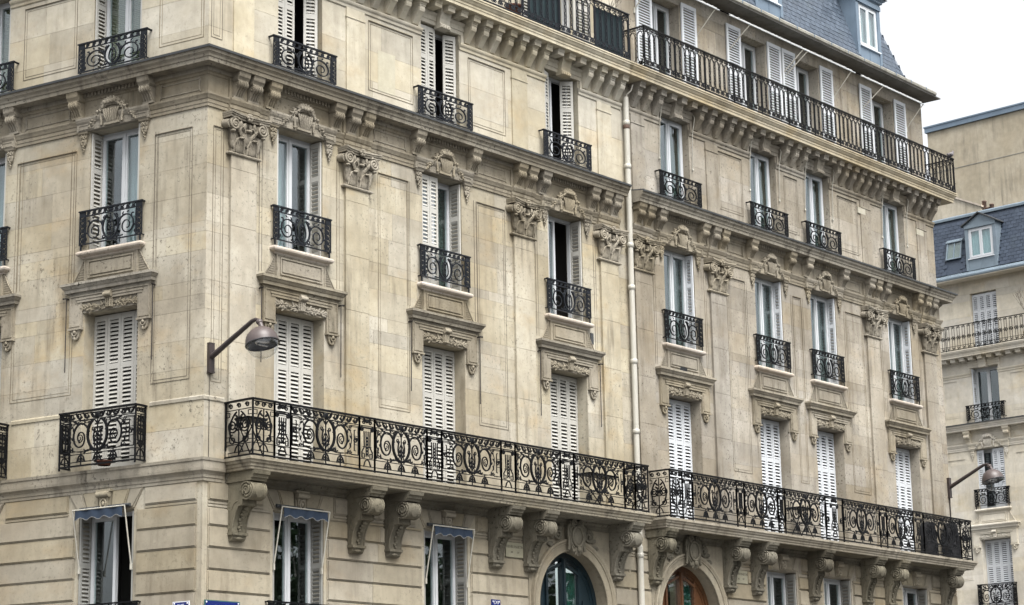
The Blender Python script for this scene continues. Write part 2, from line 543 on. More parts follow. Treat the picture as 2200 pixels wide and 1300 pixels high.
def openings(cols, door=None, f1=None):
    ops = []
    for c in cols:
        ops.append((c - 0.58, c + 0.58, Z_BASE_TOP - 0.02, F2_TOP))
        ops.append((c - 0.54, c + 0.54, F3_BOT, F3_TOP))
        ops.append((c - 0.53, c + 0.53, F4_BOT, F4_TOP))
    for c in (f1 or []):
        ops.append((c - 0.58, c + 0.58, 3.6, F1_TOP))
    return ops

UP_CUTS = [6.88, 7.37, 7.85, 8.33, 8.80, 9.28, 9.76, 10.25, 10.73, 11.20, 11.70, 12.20, 12.68]
F4_CUTS = [13.60, 14.06, 14.62, 15.28]
BASE_CUTS = [4.08, 4.425, 4.77, 5.115, 5.46, 5.805, 6.15, 6.50]

def facade(parent, fr, x0, x1, cols, f1, door, mats, seed, base_ops_extra=()):
    ops = openings(cols, door, f1)
    if door is not None:
        ops.append((door - 1.04, door + 1.04, 0.0, 6.07))
    wl = put(wall_mesh(x0, x1, 0.0, 15.95, ops), 'wall', mats['wall'], parent, fr)
    blocks(wl, fr, x0, x1, UP_CUTS, ops, mats['wall'], 0.75, 1.25, 0.0, 0.0035, seed=seed)
    blocks(wl, fr, x0, x1, F4_CUTS, ops, mats['top'], 0.9, 1.6, 0.0, 0.004, seed=seed + 5)
    bops = [(o[0] - 0.06, o[1] + 0.06, o[2], o[3] + 0.03) for o in ops if o[3] < 6.5 and o[1] - o[0] < 1.5]
    bops += [(c - 0.80, c + 0.80, 6.16, 6.52) for c in f1]
    if door is not None:
        bops.append((door - 1.31, door + 1.31, 0.0, 6.6))
    bops += list(base_ops_extra)
    m0 = 0.10 if x0 == 0 else 0.0
    m1 = 0.10 if x1 == 0 else 0.0
    blocks(wl, fr, x0 + m0, x1 - m1, BASE_CUTS, bops, mats['base'], 0.9, 1.7, 0.03, 0.018, True, seed=seed + 9)
    return wl

wallA = facade(corner, FA, 0.0, X1, W, W[:2], 9.31, dict(wall='stone', top='stone_top', base='base'), 11, [(7.34, 7.86, 5.82, 6.10)])
wallB = facade(corner, FB, -7.2, 0.0, BC, BC, None, dict(wall='stone', top='stone_top', base='base'), 23)
wall2 = facade(second, FA, X1 + 0.015, X2, V, V[1:], 13.13, dict(wall='stone2', top='stone2', base='base'), 37, [(14.72, 15.22, 5.80, 6.08)])
wallF = facade(far, FF, -6.0, 9.0, [0.19, 3.6], [0.19, 3.6], None, dict(wall='far', top='far', base='far'), 51)

# fifth-floor walls set back behind the upper balcony
def attic(parent, fr, x0, x1, cols, mat, seed):
    ops = [(c - 0.52, c + 0.52, 16.0, 18.25) for c in cols]
    wl = put(wall_mesh(x0, x1, 15.96, 19.0, ops, y=0.128), 'attic_wall', mat, parent, fr)
    blocks(wl, fr, x0, x1, [16.15, 16.8, 17.45, 18.0, 18.62], ops, mat, 0.8, 1.3, 0.0, 0.006, seed=seed, y0=0.12)
    return wl
attic(corner, FA, 0.12, X1, W, 'stone_top', 61)
attic(corner, FB, -7.2, -0.11, BC, 'stone_top', 62)
attic(second, FA, X1 + 0.015, X2, V, 'stone2', 63)
attic(far, FF, -6.0, 9.0, [0.27, 3.7], 'far', 64)

# end wall; unseen plates added to keep sky light out of the houses
mb = MB(); mb.box(X2 - 0.3, X2 - 0.003, 0.45, 9.0, 0, 18.95); put(mb, 'gable_wall', 'stone2', second, FA)
mb = MB(); mb.box(-6.0, 9.0, 0.45, 9.0, 18.7, 18.9); put(mb, 'sky_light_blocker', 'lead', far, FF)
mb = MB(); mb.box(X1 + 0.02, X2 - 0.35, 0.55, 9.0, 18.7, 18.9); put(mb, 'sky_light_blocker', 'lead', second, FA)
mb = MB(); mb.box(1.2, X1 - 0.02, 0.6, 9.0, 18.7, 18.9); put(mb, 'sky_light_blocker', 'lead', corner, FA)

# ------------------------------------------------------------------ sweeping mouldings (string courses, cornices) along a plan path
def sweep_path(pts, prof):
    """pts: wall line in plan, outward is to the right of travel; prof in (outward, z)"""
    P = [Vector((p[0], p[1])) for p in pts]
    n = len(P)
    def nrm(a, b):
        d = (b - a).normalized()
        return Vector((d.y, -d.x))
    offs = []
    for i in range(n):
        if i == 0: offs.append(nrm(P[0], P[1]))
        elif i == n - 1: offs.append(nrm(P[-2], P[-1]))
        else:
            a, b = nrm(P[i - 1], P[i]), nrm(P[i], P[i + 1])
            m = (a + b).normalized()
            offs.append(m / m.dot(a))
    vs = []
    k = len(prof)
    for i in range(n):
        for o, z in prof:
            q = P[i] + offs[i] * o
            vs.append((q.x, q.y, z))
    fs = []
    for i in range(n - 1):
        for j in range(k):
            a = i * k + j; b = i * k + (j + 1) % k
            fs.append((a, b, b + k, a + k))
    mb = MB()
    mb.add(vs, fs)
    mb.add(vs, [tuple(range(k)), tuple(range(len(vs) - 1, len(vs) - k - 1, -1))])
    return mb

def pw(fr, x, y=0.0):
    p = fr.w(x, y)
    return (p.x, p.y)
PATH1 = [pw(FB, -7.2), (0, 0), (X1 - 0.30, 0)]
PATH2 = [(X1 + 0.10, 0.0), (X2, 0.0), (X2, 3.0)]
PATHF = [pw(FF, -6.0), pw(FF, 9.0)]

ARCH = [(-0.05, 12.665), (0.025, 12.665), (0.025, 12.72), (0.034, 12.722), (0.034, 12.785), (0.045, 12.79), (0.06, 12.83), (0.075, 12.86), (0.075, 12.89), (0.03, 12.90), (-0.05, 12.90)]
FRZ = [(-0.05, 12.90), (0.015, 12.90), (0.015, 13.20), (0.03, 13.21), (0.045, 13.24), (0.06, 13.245), (0.06, 13.255), (-0.05, 13.255)]
CORN = [(-0.05, 13.255), (0.075, 13.255), (0.075, 13.33), (0.27, 13.335), (0.275, 13.40), (0.29, 13.405), (0.30, 13.44), (0.325, 13.47), (0.335, 13.475), (0.345, 13.525), (0.355, 13.53), (0.355, 13.545), (-0.05, 13.60)]
TOPC = [(-0.05, 15.915), (0.10, 15.915), (0.40, 15.925), (0.40, 15.985), (0.412, 15.99), (0.412, 16.03), (0.43, 16.045), (0.455, 16.09), (0.47, 16.10), (0.47, 16.135), (0.485, 16.14), (0.485, 16.165), (-0.30, 16.185)]
LEAD = [(-0.05, 13.602), (0.350, 13.547), (0.360, 13.528), (0.372, 13.528), (0.376, 13.565), (0.36, 13.572), (-0.05, 13.625)]
BASEC = [(-0.05, 6.50), (0.022, 6.50), (0.022, 6.55), (0.035, 6.555), (0.035, 6.60), (0.055, 6.63), (0.09, 6.66), (0.095, 6.70), (0.095, 6.80), (0.11, 6.815), (0.115, 6.86), (-0.05, 6.89)]

def dzp(prof, dz): return [(o, z + dz) for o, z in prof]
for par, path, nm, dz in ((corner, PATH1, 'carved', 0.0), (second, PATH2, 'carved', 0.0), (far, PATHF, 'far', 0.36)):
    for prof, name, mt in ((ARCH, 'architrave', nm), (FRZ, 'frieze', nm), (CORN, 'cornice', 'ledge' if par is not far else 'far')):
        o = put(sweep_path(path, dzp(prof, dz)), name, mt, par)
        o.location = -par.location
    o = put(sweep_path(path, dzp(LEAD, dz)), 'lead_flashing', 'lead', par); o.location = -par.location
for par, path, mt, dz in ((corner, [pw(FB, -7.2), (0, 0), (X1 - 0.22, 0)], 'stone_top', 0.0), (second, [(X1 + 0.12, 0.5), (X1 + 0.12, 0.0), (X2 + 0.02, 0.0), (X2 + 0.02, 3.0)], 'cornice2', 0.0), (far, PATHF, 'far', 0.36)):
    o = put(sweep_path(path, dzp(TOPC, dz)), 'balcony_cornice', mt, par); o.location = -par.location
o = put(sweep_path([pw(FB, -7.2), (0, 0), (0.40, 0)], BASEC), 'string_course', 'ledge', corner)
o = put(sweep_path(PATHF, dzp(BASEC, 0.36)), 'string_course', 'far', far); o.location = -far.location
# plinth ledge of the second floor on the corner
LEDGE = [(-0.03, 7.80), (0.018, 7.80), (0.022, 7.85), (0.012, 7.87), (-0.03, 7.875)]
put(sweep_path([pw(FB, -1.1), (0, 0), (0.42, 0)], LEDGE), 'plinth_ledge', 'stone', corner)
put(sweep_path([pw(FB, -4.1), pw(FB, -2.75)], LEDGE), 'plinth_ledge', 'stone', corner)

# ------------------------------------------------------------------ carved pieces
def spiral(cx, cz, r, turns, a0, d=1, rend=0.12, n=22, y=0.0):
    out = []
    for i in range(n + 1):
        t = i / n
        a = a0 + d * 2 * PI * turns * t
        q = r * (1 - (1 - rend) * t)
        out.append((cx + q * math.cos(a), y, cz + q * math.sin(a)))
    return out
def arc(cx, cz, rx, rz, a0, a1, n=10, y=0.0):
    return [(cx + rx * math.cos(R(a0 + (a1 - a0) * i / n)), y, cz + rz * math.sin(R(a0 + (a1 - a0) * i / n))) for i in range(n + 1)]
def bez(p0, p1, p2, p3, n=10, y=0.0):
    out = []
    for i in range(n + 1):
        t = i / n; u = 1 - t
        out.append((u**3 * p0[0] + 3 * u * u * t * p1[0] + 3 * u * t * t * p2[0] + t**3 * p3[0], y,
                    u**3 * p0[1] + 3 * u * u * t * p1[1] + 3 * u * t * t * p2[1] + t**3 * p3[1]))
    return out

def leafy(mb, x, z, y, a, L, wd, th, curl=0.0):
    """a carved leaf: a flattened ridged tongue that curls outward at its tip"""
    d = (math.cos(a), math.sin(a)); nn = (-d[1], d[0])
    rows = 5
    vs = []
    for i in range(rows + 1):
        t = i / rows
        ww = wd * math.sin(PI * (0.12 + 0.80 * t)) ** 0.8
        yy = y - th * math.sin(PI * min(1, t * 0.9 + 0.1)) - curl * t * t
        for k, q in ((-1, 0.35), (-0.5, 0.9), (0, 0.65), (0.5, 0.9), (1, 0.35)):
            vs.append((x + d[0] * L * t + nn[0] * ww * k, y + (yy - y) * q, z + d[1] * L * t + nn[1] * ww * k))
    fs = []
    for i in range(rows):
        for j in range(4):
            a0 = i * 5 + j
            fs.append((a0, a0 + 1, a0 + 6, a0 + 5))
    mb.add(vs, fs, True)

def m_capital():
    mb = MB()                       # z from 11.95 (neck) to 12.62
    mb.molding(-0.335, 0.335, [(0.065, 11.925), (0.085, 11.93), (0.095, 11.95), (0.085, 11.972), (0.07, 11.98)])
    for i in range(6):              # bell, flaring
        t0, t1 = i / 6, (i + 1) / 6
        a, b = 0.29 + 0.07 * t0 * t0, 0.29 + 0.07 * t1 * t1
        o0, o1 = 0.065 + 0.05 * t0 * t0, 0.065 + 0.05 * t1 * t1
        z0, z1 = 11.975 + 0.53 * t0, 11.975 + 0.53 * t1
        mb.add([(-a, 0.02, z0), (-a, -o0, z0), (a, -o0, z0), (a, 0.02, z0), (-b, 0.02, z1), (-b, -o1, z1), (b, -o1, z1), (b, 0.02, z1)],
               [(0, 1, 5, 4), (1, 2, 6, 5), (2, 3, 7, 6)])
    for sx in (-1, 1):              # lower leaves: hollow arched hoods
        cx = sx * 0.145
        mb.tube([(cx - 0.11, -0.075, 11.98), (cx - 0.105, -0.095, 12.12), (cx - 0.07, -0.12, 12.20), (cx, -0.15, 12.225), (cx + 0.07, -0.12, 12.20), (cx + 0.105, -0.095, 12.12), (cx + 0.11, -0.075, 11.98)], 0.017, 6)
        leafy(mb, cx, 11.98, -0.07, PI / 2, 0.22, 0.085, 0.03, 0.05)
        mb.ell((cx, -0.155, 12.215), (0.06, 0.035, 0.022), 8, 4)
        mb.tube([(cx, -0.08, 11.99), (cx, -0.10, 12.15)], 0.01, 5)
    leafy(mb, 0, 12.12, -0.09, PI / 2, 0.24, 0.09, 0.04, 0.06)
    rnd = random.Random(6)
    for sx in (-1, 1):              # ribs and small acanthus lobes that fill the bell
        for k in range(7):
            cx = sx * 0.145 + (k - 3) * 0.033
            mb.tube([(cx, -0.082, 11.99), (sx * 0.145 + (k - 3) * 0.03, -0.10 - 0.01 * (3 - abs(k - 3)), 12.12), (sx * 0.145 + (k - 3) * 0.02, -0.13, 12.20)], 0.011, 5)
        for k in range(6):
            z = 12.20 + 0.05 * k
            leafy(mb, sx * (0.05 + 0.045 * k), z, -0.095 - 0.01 * k, PI / 2 - sx * (0.5 + 0.2 * rnd.random()), 0.13, 0.035, 0.035, 0.04)
            leafy(mb, sx * (0.24 + 0.012 * k), 12.02 + 0.05 * k, -0.075, PI / 2 - sx * 0.45, 0.12, 0.03, 0.03, 0.03)
        leafy(mb, sx * 0.10, 12.38, -0.12, PI / 2 + sx * 0.5, 0.13, 0.04, 0.03, 0.03)
        leafy(mb, sx * 0.16, 12.40, -0.13, PI / 2 + sx * 0.1, 0.12, 0.035, 0.03, 0.02)
    mb.ell((0, -0.17, 12.36), (0.07, 0.035, 0.025), 8, 4)
    for sx in (-1, 1):
        mb.ell((sx * 0.145, -0.07, 12.08), (0.10, 0.045, 0.125), 10, 7)
        mb.ell((sx * 0.285, -0.06, 12.20), (0.045, 0.06, 0.17), 8, 7)
    mb.ell((0, -0.085, 12.26), (0.085, 0.05, 0.13), 10, 7)
    for sx in (-1, 1):              # stems rising to the volutes
        mb.tube([(sx * 0.03, -0.09, 12.10), (sx * 0.08, -0.11, 12.25), (sx * 0.17, -0.13, 12.36), (sx * 0.24, -0.15, 12.42)], 0.022, 6)
        leafy(mb, sx * 0.25, 12.12, -0.08, PI / 2 - sx * 0.35, 0.2, 0.06, 0.04, 0.07)
        mb.ell((sx * 0.335, -0.15, 12.31), (0.05, 0.045, 0.025), 8, 4)
        mb.tube(spiral(sx * 0.305, 12.435, 0.118, 2.0, PI / 2 + sx * 0.7, -sx, 0.15, 28, -0.17), 0.022, 6)
        mb.ell((sx * 0.305, -0.125, 12.435), (0.112, 0.05, 0.112), 12, 5)
        mb.tube([(sx * 0.40, 0.0, 12.44), (sx * 0.385, -0.14, 12.43)], 0.075, 8)
        mb.ell((sx * 0.305, -0.175, 12.44), (0.024, 0.02, 0.024), 8, 4)
        mb.tube(bez((sx * 0.05, 12.33), (sx * 0.06, 12.45), (sx * 0.15, 12.44), (sx * 0.16, 12.36), 8, -0.14), 0.014, 5)
    # abacus with concave front
    pts = []
    for i in range(9):
        x = -0.43 + 0.86 * i / 8
        pts.append((x, -0.215 + 0.075 * (1 - (x / 0.43) ** 2)))
    for z0, z1, g in ((12.53, 12.57, 0.0), (12.57, 12.60, 0.02), (12.60, 12.63, 0.035)):
        vs = [(x * (1 + g * 0.6), y - g, z) for z in (z0, z1) for x, y in pts] + [(x * (1 + g * 0.6), 0.02, z) for z in (z0, z1) for x, y in pts]
        fs = []
        for i in range(8):
            fs += [(i, i + 1, i + 10, i + 9), (i, i + 1, i + 19, i + 18), (i + 9, i + 10, i + 28, i + 27)]
        fs += [(0, 9, 27, 18), (8, 17, 35, 26)]
        mb.add(vs, fs)
    for k in range(6):              # fleuron
        a = 2 * PI * k / 6
        mb.ell((0.045 * math.cos(a), -0.19, 12.585 + 0.045 * math.sin(a)), (0.034, 0.03, 0.034), 6, 4)
    mb.ell((0, -0.215, 12.585), (0.022, 0.025, 0.022), 6, 4)
    return mb

def m_modillion():
    mb = MB()                       # S-shaped bracket under the cornice, z 12.92..13.33
    mb.molding(-0.125, 0.125, [(0.20, 13.20), (0.215, 13.225), (0.235, 13.25), (0.24, 13.27), (0.245, 13.30), (0.255, 13.332)], ret=False)
    mb.box(-0.115, 0.115, -0.20, 0.02, 13.18, 13.2)
    prof = [(0.02, 13.185), (-0.19, 13.185)]
    for a in range(80, -71, -15):
        prof.append((-(0.165 + 0.055 * math.cos(R(a))), 13.125 + 0.055 * math.sin(R(a))))
    for t in range(9):
        q = t / 8
        prof.append((-(0.165 - 0.09 * q ** 0.7), 13.065 - 0.135 * q))
    prof.append((0.02, 12.93))
    mb.poly_x(prof, -0.10, 0.10)
    for x in (-0.075, -0.025, 0.025, 0.075):       # fluting ribs
        mb.tube([(x, y - 0.004, z) for y, z in prof[2:-1]], 0.017, 5)
    for sx in (-1, 1):
        pts = [(sx * 0.104, p[0], p[2]) for p in spiral(-0.165, 13.125, 0.05, 1.3, PI * 0.6, 1, 0.2, 14)]
        mb.tube(pts, 0.009, 4)
    mb.box(-0.115, 0.115, -0.095, 0.02, 12.90, 12.935)
    return mb

def m_cartouche():
    mb = MB()                       # shell with scrolls and swags over a window
    mb.box(-0.19, 0.19, -0.14, 0.0, 12.685, 12.73)
    mb.poly_y([(-0.15, 12.73), (0.15, 12.73), (0.215, 12.95), (0.15, 13.05), (-0.15, 13.05), (-0.215, 12.95)], -0.12, 0.0)
    for k in range(7):              # fan ribs
        t = (k - 3) / 3
        mb.tube([(t * 0.10, -0.13, 12.735), (t * 0.145, -0.175, 12.86), (t * 0.185, -0.16, 12.985)], 0.018, 6, r1=0.026)
    mb.tube(arc(0, 12.96, 0.25, 0.12, 15, 165, 12, -0.15), 0.032, 6)
    mb.tube(arc(0, 13.00, 0.21, 0.115, 10, 170, 10, -0.175), 0.03, 6)
    mb.tube([(-0.17, -0.17, 13.12), (0.17, -0.17, 13.12)], 0.048, 8)
    for k in range(9):              # plumed crest
        a = R(20 + 140 * k / 8)
        leafy(mb, 0.13 * math.cos(a), 13.06 + 0.03 * math.sin(a), -0.15, a, 0.13, 0.035, 0.05, 0.05)
    for k in range(4):
        mb.ell((-0.12 + 0.08 * k, -0.195, 13.10), (0.028, 0.04, 0.035), 7, 5)
    for sx in (-1, 1):
        mb.tube(spiral(sx * 0.235, 13.03, 0.075, 1.5, PI / 2, sx, 0.2, 18, -0.14), 0.022, 6)
        mb.tube(bez((sx * 0.24, 12.98), (sx * 0.34, 12.95), (sx * 0.22, 12.80), (sx * 0.26, 12.70), 10, -0.13), 0.03, 6)
        rnd = random.Random(3)
        for k in range(34):         # fruit and leaf swag running down to the side
            t = k / 33
            x = 0.23 + 0.33 * t ** 1.1 + rnd.uniform(-0.03, 0.03); z = 13.05 - 0.30 * t ** 0.8 + rnd.uniform(-0.05, 0.05)
            r = rnd.uniform(0.016, 0.036) * (1.15 - 0.45 * t)
            if k % 2:
                mb.ell((sx * x, -0.10 - rnd.uniform(0, 0.06), z), (r, r, r), 7, 5)
            else:
                leafy(mb, sx * x, z, -0.09, rnd.uniform(-1.2, 0.5) if sx > 0 else PI - rnd.uniform(-1.2, 0.5), rnd.uniform(0.07, 0.12), 0.026, 0.05, 0.04)
    mb.v = [(x * 0.88, min(0.0, y * 0.78), 12.70 + (z - 12.70) * 0.90) for x, y, z in mb.v]
    return mb

def m_pendant():
    mb = MB()                       # leaf drop beside the window head, z 12.32..12.67
    mb.molding(-0.085, 0.085, [(0.05, 12.62), (0.065, 12.63), (0.075, 12.66)])
    mb.poly_y([(-0.08, 12.62), (0.08, 12.62), (0.06, 12.50), (0.0, 12.46), (-0.06, 12.50)], -0.04, 0.0)
    for sx in (-1, 1):
        mb.tube(spiral(sx * 0.042, 12.565, 0.04, 1.2, PI / 2, sx, 0.2, 12, -0.055), 0.013, 5)
        leafy(mb, sx * 0.02, 12.56, -0.035, -PI / 2 + sx * 0.25, 0.13, 0.035, 0.03, 0.01)
    for k, (x, z, r) in enumerate(((0, 12.50, .03), (-.028, 12.455, .026), (.026, 12.445, .026), (0, 12.41, .026), (-.014, 12.375, .02), (.012, 12.35, .018), (0, 12.32, .014))):
        mb.ell((x, -0.035, z), (r, r * 1.1, r * 1.2), 7, 5)
    return mb

def m_pilaster():
    mb = MB()
    zs = [6.88, 7.85, 8.80, 9.76, 10.73, 11.70, 11.93]
    mb.box(-0.275, 0.275, -0.05, 0.02, 6.88, 11.93)
    for a, b in zip(zs[:-1], zs[1:]):
        mb.box(-0.285, 0.285, -0.06, -0.04, a + 0.003, b - 0.003)
    mb.box(-0.325, 0.325, -0.085, 0.02, 6.87, 7.0)
    mb.box(-0.305, 0.305, -0.072, 0.02, 7.0, 7.06)
    return mb

def m_pilaster_top():
    mb = MB()                       # flat strip of the fourth floor
    mb.box(-0.23, 0.23, -0.03, 0.02, 13.60, 15.27)
    mb.box(-0.245, 0.245, -0.042, 0.02, 15.085, 15.12)
    return mb

def m_impost(x0, x1):
    mb = MB()
    mb.molding(x0, x1, [(0.012, 15.265), (0.022, 15.275), (0.028, 15.32), (0.05, 15.345), (0.06, 15.37), (0.06, 15.395), (0.02, 15.41)], ret=False)
    return mb

def m_mutule():
    mb = MB()
    mb.molding(-0.095, 0.095, [(0.30, 15.80), (0.302, 15.862), (0.312, 15.868), (0.318, 15.89), (0.33, 15.918)], ret=False)
    return mb

def m_bracket():
    mb = MB()                       # tapering bracket under a mutule, z 15.41..15.80
    mb.box(-0.085, 0.085, -0.25, 0.02, 15.77, 15.80)
    mb.box(-0.078, 0.078, -0.235, 0.02, 15.735, 15.77)
    prof = [(0.02, 15.735), (-0.225, 15.735), (-0.225, 15.68), (-0.215, 15.655)]
    for i in range(9):
        t = i / 8
        prof.append((-(0.21 - 0.165 * t ** 0.8), 15.64 - 0.21 * t))
    prof.append((0.02, 15.42))
    mb.poly_x(prof, -0.07, 0.07)
    for sx in (-1, 1):
        mb.tube([(sx * 0.071, p[0], p[2]) for p in spiral(-0.165, 15.68, 0.035, 1.2, PI * 0.7, 1, 0.2, 10)], 0.007, 4)
    return mb

def m_keybracket():
    mb = MB()                       # centre keystone bracket over a fourth-floor window
    prof = [(0.02, 15.93), (-0.16, 15.93), (-0.17, 15.78), (-0.13, 15.68), (-0.12, 15.60), (-0.15, 15.56), (-0.14, 15.51), (0.02, 15.50)]
    mb.poly_x(prof, -0.14, 0.14)
    for k in range(4):
        mb.tube([(-0.10 + 0.066 * k, -0.145, 15.56), (-0.10 + 0.066 * k, -0.15, 15.51)], 0.02, 6)
    return mb

def m_lintel():
    mb = MB()                       # stepped lintel mouldings over a fourth-floor window
    mb.molding(-0.64, 0.64, [(0.012, 15.555), (0.02, 15.56), (0.02, 15.63), (0.035, 15.64), (0.035, 15.72), (0.06, 15.75), (0.07, 15.79), (0.02, 15.80)], ret=False)
    for sx in (-1, 1):
        mb.box(sx * 0.60 - 0.035, sx * 0.60 + 0.035, -0.03, 0.02, 15.41, 15.555)
    return mb

def m_hood():
    mb = MB()                       # cornice over a second-floor window
    mb.molding(-0.87, 0.87, [(0.05, 9.835), (0.055, 9.868), (0.105, 9.873), (0.11, 9.925), (0.125, 9.935), (0.15, 9.975), (0.165, 9.985), (0.165, 10.025), (0.04, 10.055)])
    return mb

def m_surround():
    mb = MB()                       # eared surround below the hood
    y = -0.05
    mb.box(-0.87, 0.87, y, 0.0, 9.70, 9.84)
    for sx in (-1, 1):
        a, b = sorted((sx * 0.60, sx * 0.87))
        mb.box(a, b, y, 0.0, 9.27, 9.70)
        mb.box(a + 0.03, b - 0.03, y - 0.012, y, 9.30, 9.66)
        mb.box(a - 0.01, b + 0.01, y - 0.025, 0.0, 9.245, 9.275)
        # corbel drop
        c = (a + b) / 2
        mb.poly_y([(c - 0.11, 9.245), (c + 0.11, 9.245), (c + 0.075, 9.12), (c + 0.03, 9.08), (c - 0.03, 9.08), (c - 0.075, 9.12)], -0.045, 0.0)
        mb.tube(arc(c, 9.20, 0.05, 0.06, 180, 360, 8, -0.06), 0.014, 5)
        mb.ell((c, -0.06, 9.205), (0.03, 0.03, 0.035), 7, 5)
        mb.ell((c, -0.05, 9.10), (0.02, 0.03, 0.04), 7, 5)
        mb.tube([(sx * 0.84, y - 0.008, 9.30), (sx * 0.84, y - 0.008, 9.81)], 0.012, 4)
    mb.box(-0.60, 0.60, -0.02, 0.0, 9.52, 9.70)
    mb.tube([(-0.84, y - 0.008, 9.81), (0.84, y - 0.008, 9.81)], 0.012, 4)
    mb.box(-0.72, 0.72, y - 0.02, y, 9.745, 9.775)
    mb.box(-0.70, 0.70, y - 0.01, y, 9.70, 9.74)
    return mb

def m_garland():
    mb = MB()
    rnd = random.Random(5)
    for sx in (-1, 1):
        for k in range(34):
            t = k / 33
            x = sx * (0.06 + 0.50 * t); z = 9.585 + 0.012 * math.sin(t * 9.0) + rnd.uniform(-0.035, 0.035) * (1 - 0.4 * t)
            a = (0 if sx > 0 else PI) + sx * rnd.uniform(-0.9, 1.2)
            leafy(mb, x, z, -0.022, a, rnd.uniform(0.07, 0.12), 0.019, rnd.uniform(0.02, 0.035), rnd.uniform(0.0, 0.03))
            if k % 3 == 0:
                mb.ell((x, -0.04, z + rnd.uniform(-0.03, 0.03)), (0.016, 0.02, 0.016), 6, 4)
        for k in range(3):
            leafy(mb, sx * 0.56, 9.58, -0.03, (0.25 if sx > 0 else PI - 0.25) + sx * (k - 1) * 0.5, 0.11, 0.02, 0.025)
    mb.poly_x([(0.0, 9.82), (-0.11, 9.82), (-0.12, 9.74), (-0.07, 9.68), (-0.065, 9.55), (0.0, 9.53)], -0.07, 0.07)
    mb.tube([(-0.08, -0.10, 9.755), (0.08, -0.10, 9.755)], 0.042, 8)
    for k in (-1, 0, 1):
        mb.tube([(k * 0.042, -0.085, 9.69), (k * 0.036, -0.08, 9.55)], 0.016, 5)
    return mb

def m_apron():
    mb = MB()                       # panel between a hood and the sill above
    mb.box(-0.575, 0.575, -0.034, 0.0, 10.03, 10.45)
    mb.frame(-0.49, 0.49, 10.10, 10.395, 0.022, -0.055, -0.03)
    mb.box(-0.44, 0.44, -0.052, -0.03, 10.15, 10.35)
    mb.frame(-0.57, 0.57, 10.04, 10.44, 0.016, -0.047, -0.03)
    for sx in (-1, 1):              # ribbed flanking scrolls
        mb.poly_y([(sx * 0.575, 10.03), (sx * 0.575, 10.42), (sx * 0.60, 10.42), (sx * 0.80, 10.06), (sx * 0.82, 10.03)], -0.010, 0.0)
        mb.tube([(sx * 0.60, -0.014, 10.43), (sx * 0.70, -0.014, 10.24), (sx * 0.83, -0.014, 10.045)], 0.012, 5)
        for k in range(8):
            z = 10.07 + 0.04 * k
            x1 = 0.80 - (z - 10.06) * 0.55
            mb.tube([(sx * 0.59, -0.012, z), (sx * (x1 - 0.02), -0.012, z)], 0.010, 4)
    return mb

def m_sill():
    mb = MB()
    mb.molding(-0.60, 0.60, [(0.045, 10.445), (0.05, 10.465), (0.075, 10.475), (0.10, 10.485), (0.12, 10.505), (0.125, 10.53), (0.115, 10.555), (0.09, 10.57), (0.02, 10.575)], back=0.36)
    return mb

def m_console(depth):
    """big scrolled console below the balcony; depth = reach of the volute"""
    k = depth / 0.58
    mb = MB()
    mb.molding(-0.175, 0.175, [(depth * 0.93, 6.50), (depth * 0.95, 6.535), (depth, 6.545), (depth + 0.01, 6.585), (depth + 0.045, 6.60), (depth + 0.06, 6.655)], ret=False)
    vc = (depth - 0.15, 6.355); vr = 0.145
    prof = [(0.02, 6.50), (-vc[0], 6.50)]
    for a in range(90, -121, -15):
        prof.append((-(vc[0] + vr * math.cos(R(a))), vc[1] + vr * math.sin(R(a))))
    prof += [(-(vc[0] - 0.10), 6.22), (-(vc[0] - 0.10), 6.13), (-0.27 * k, 6.12)]
    for i in range(9):
        t = i / 8
        prof.append((-(0.125 + 0.135 * k * (1 - t) ** 2.2), 6.12 - 0.40 * t))
    prof.append((0.02, 5.72))
    mb.poly_x(prof, -0.15, 0.15)
    mb.tube([(-0.157, -vc[0], vc[1]), (0.157, -vc[0], vc[1])], vr * 0.30, 10)
    for sx in (-1, 1):              # side spirals and edge ribs
        mb.tube([(sx * 0.155, p[0], p[2]) for p in spiral(-vc[0], vc[1], vr * 0.95, 2.3, 0, 1 , 0.2, 34)], 0.019, 5)
        mb.tube([(sx * 0.145, y, z) for y, z in prof[1:-1]], 0.016, 5)
        mb.tube([(sx * 0.15, -0.05, 6.42), (sx * 0.15, -0.06, 6.1), (sx * 0.15, -0.05, 5.75)], 0.012, 4)
        mb.tube([(sx * 0.152, -0.24 * k, 6.2), (sx * 0.152, -0.16 * k, 6.17), (sx * 0.152, -0.10, 6.05), (sx * 0.152, -0.07, 5.85)], 0.012, 4)
    leafy(mb, 0, 6.46, -depth + 0.015, -PI / 2, 0.22, 0.10, 0.04, -0.02)
    rnd = random.Random(9)
    for i in range(9):              # husks trailing down the front
        t = i / 8
        y = -(0.14 + 0.135 * k * (1 - t) ** 2.2); z = 6.08 - 0.33 * t
        mb.ell((rnd.uniform(-0.02, 0.02), y, z), (0.05 - 0.02 * t, 0.025, 0.03), 7, 4)
    mb.box(-0.165, 0.165, -0.165, 0.02, 5.675, 5.72)
    mb.box(-0.145, 0.145, -0.145, 0.02, 5.655, 5.675)
    mb.poly_x([(0.02, 5.655), (-0.135, 5.655), (-0.125, 5.62), (-0.09, 5.585), (0.02, 5.585)], -0.14, 0.14)
    mb.ell((0, -0.12, 5.625), (0.09, 0.04, 0.03), 8, 4)
    return mb

def m_dentils():
    mb = MB()
    for k in range(17):
        x = -0.60 + 1.20 * k / 16
        mb.box(x - 0.02, x + 0.02, -0.10, -0.06, 13.262, 13.328)
    return mb

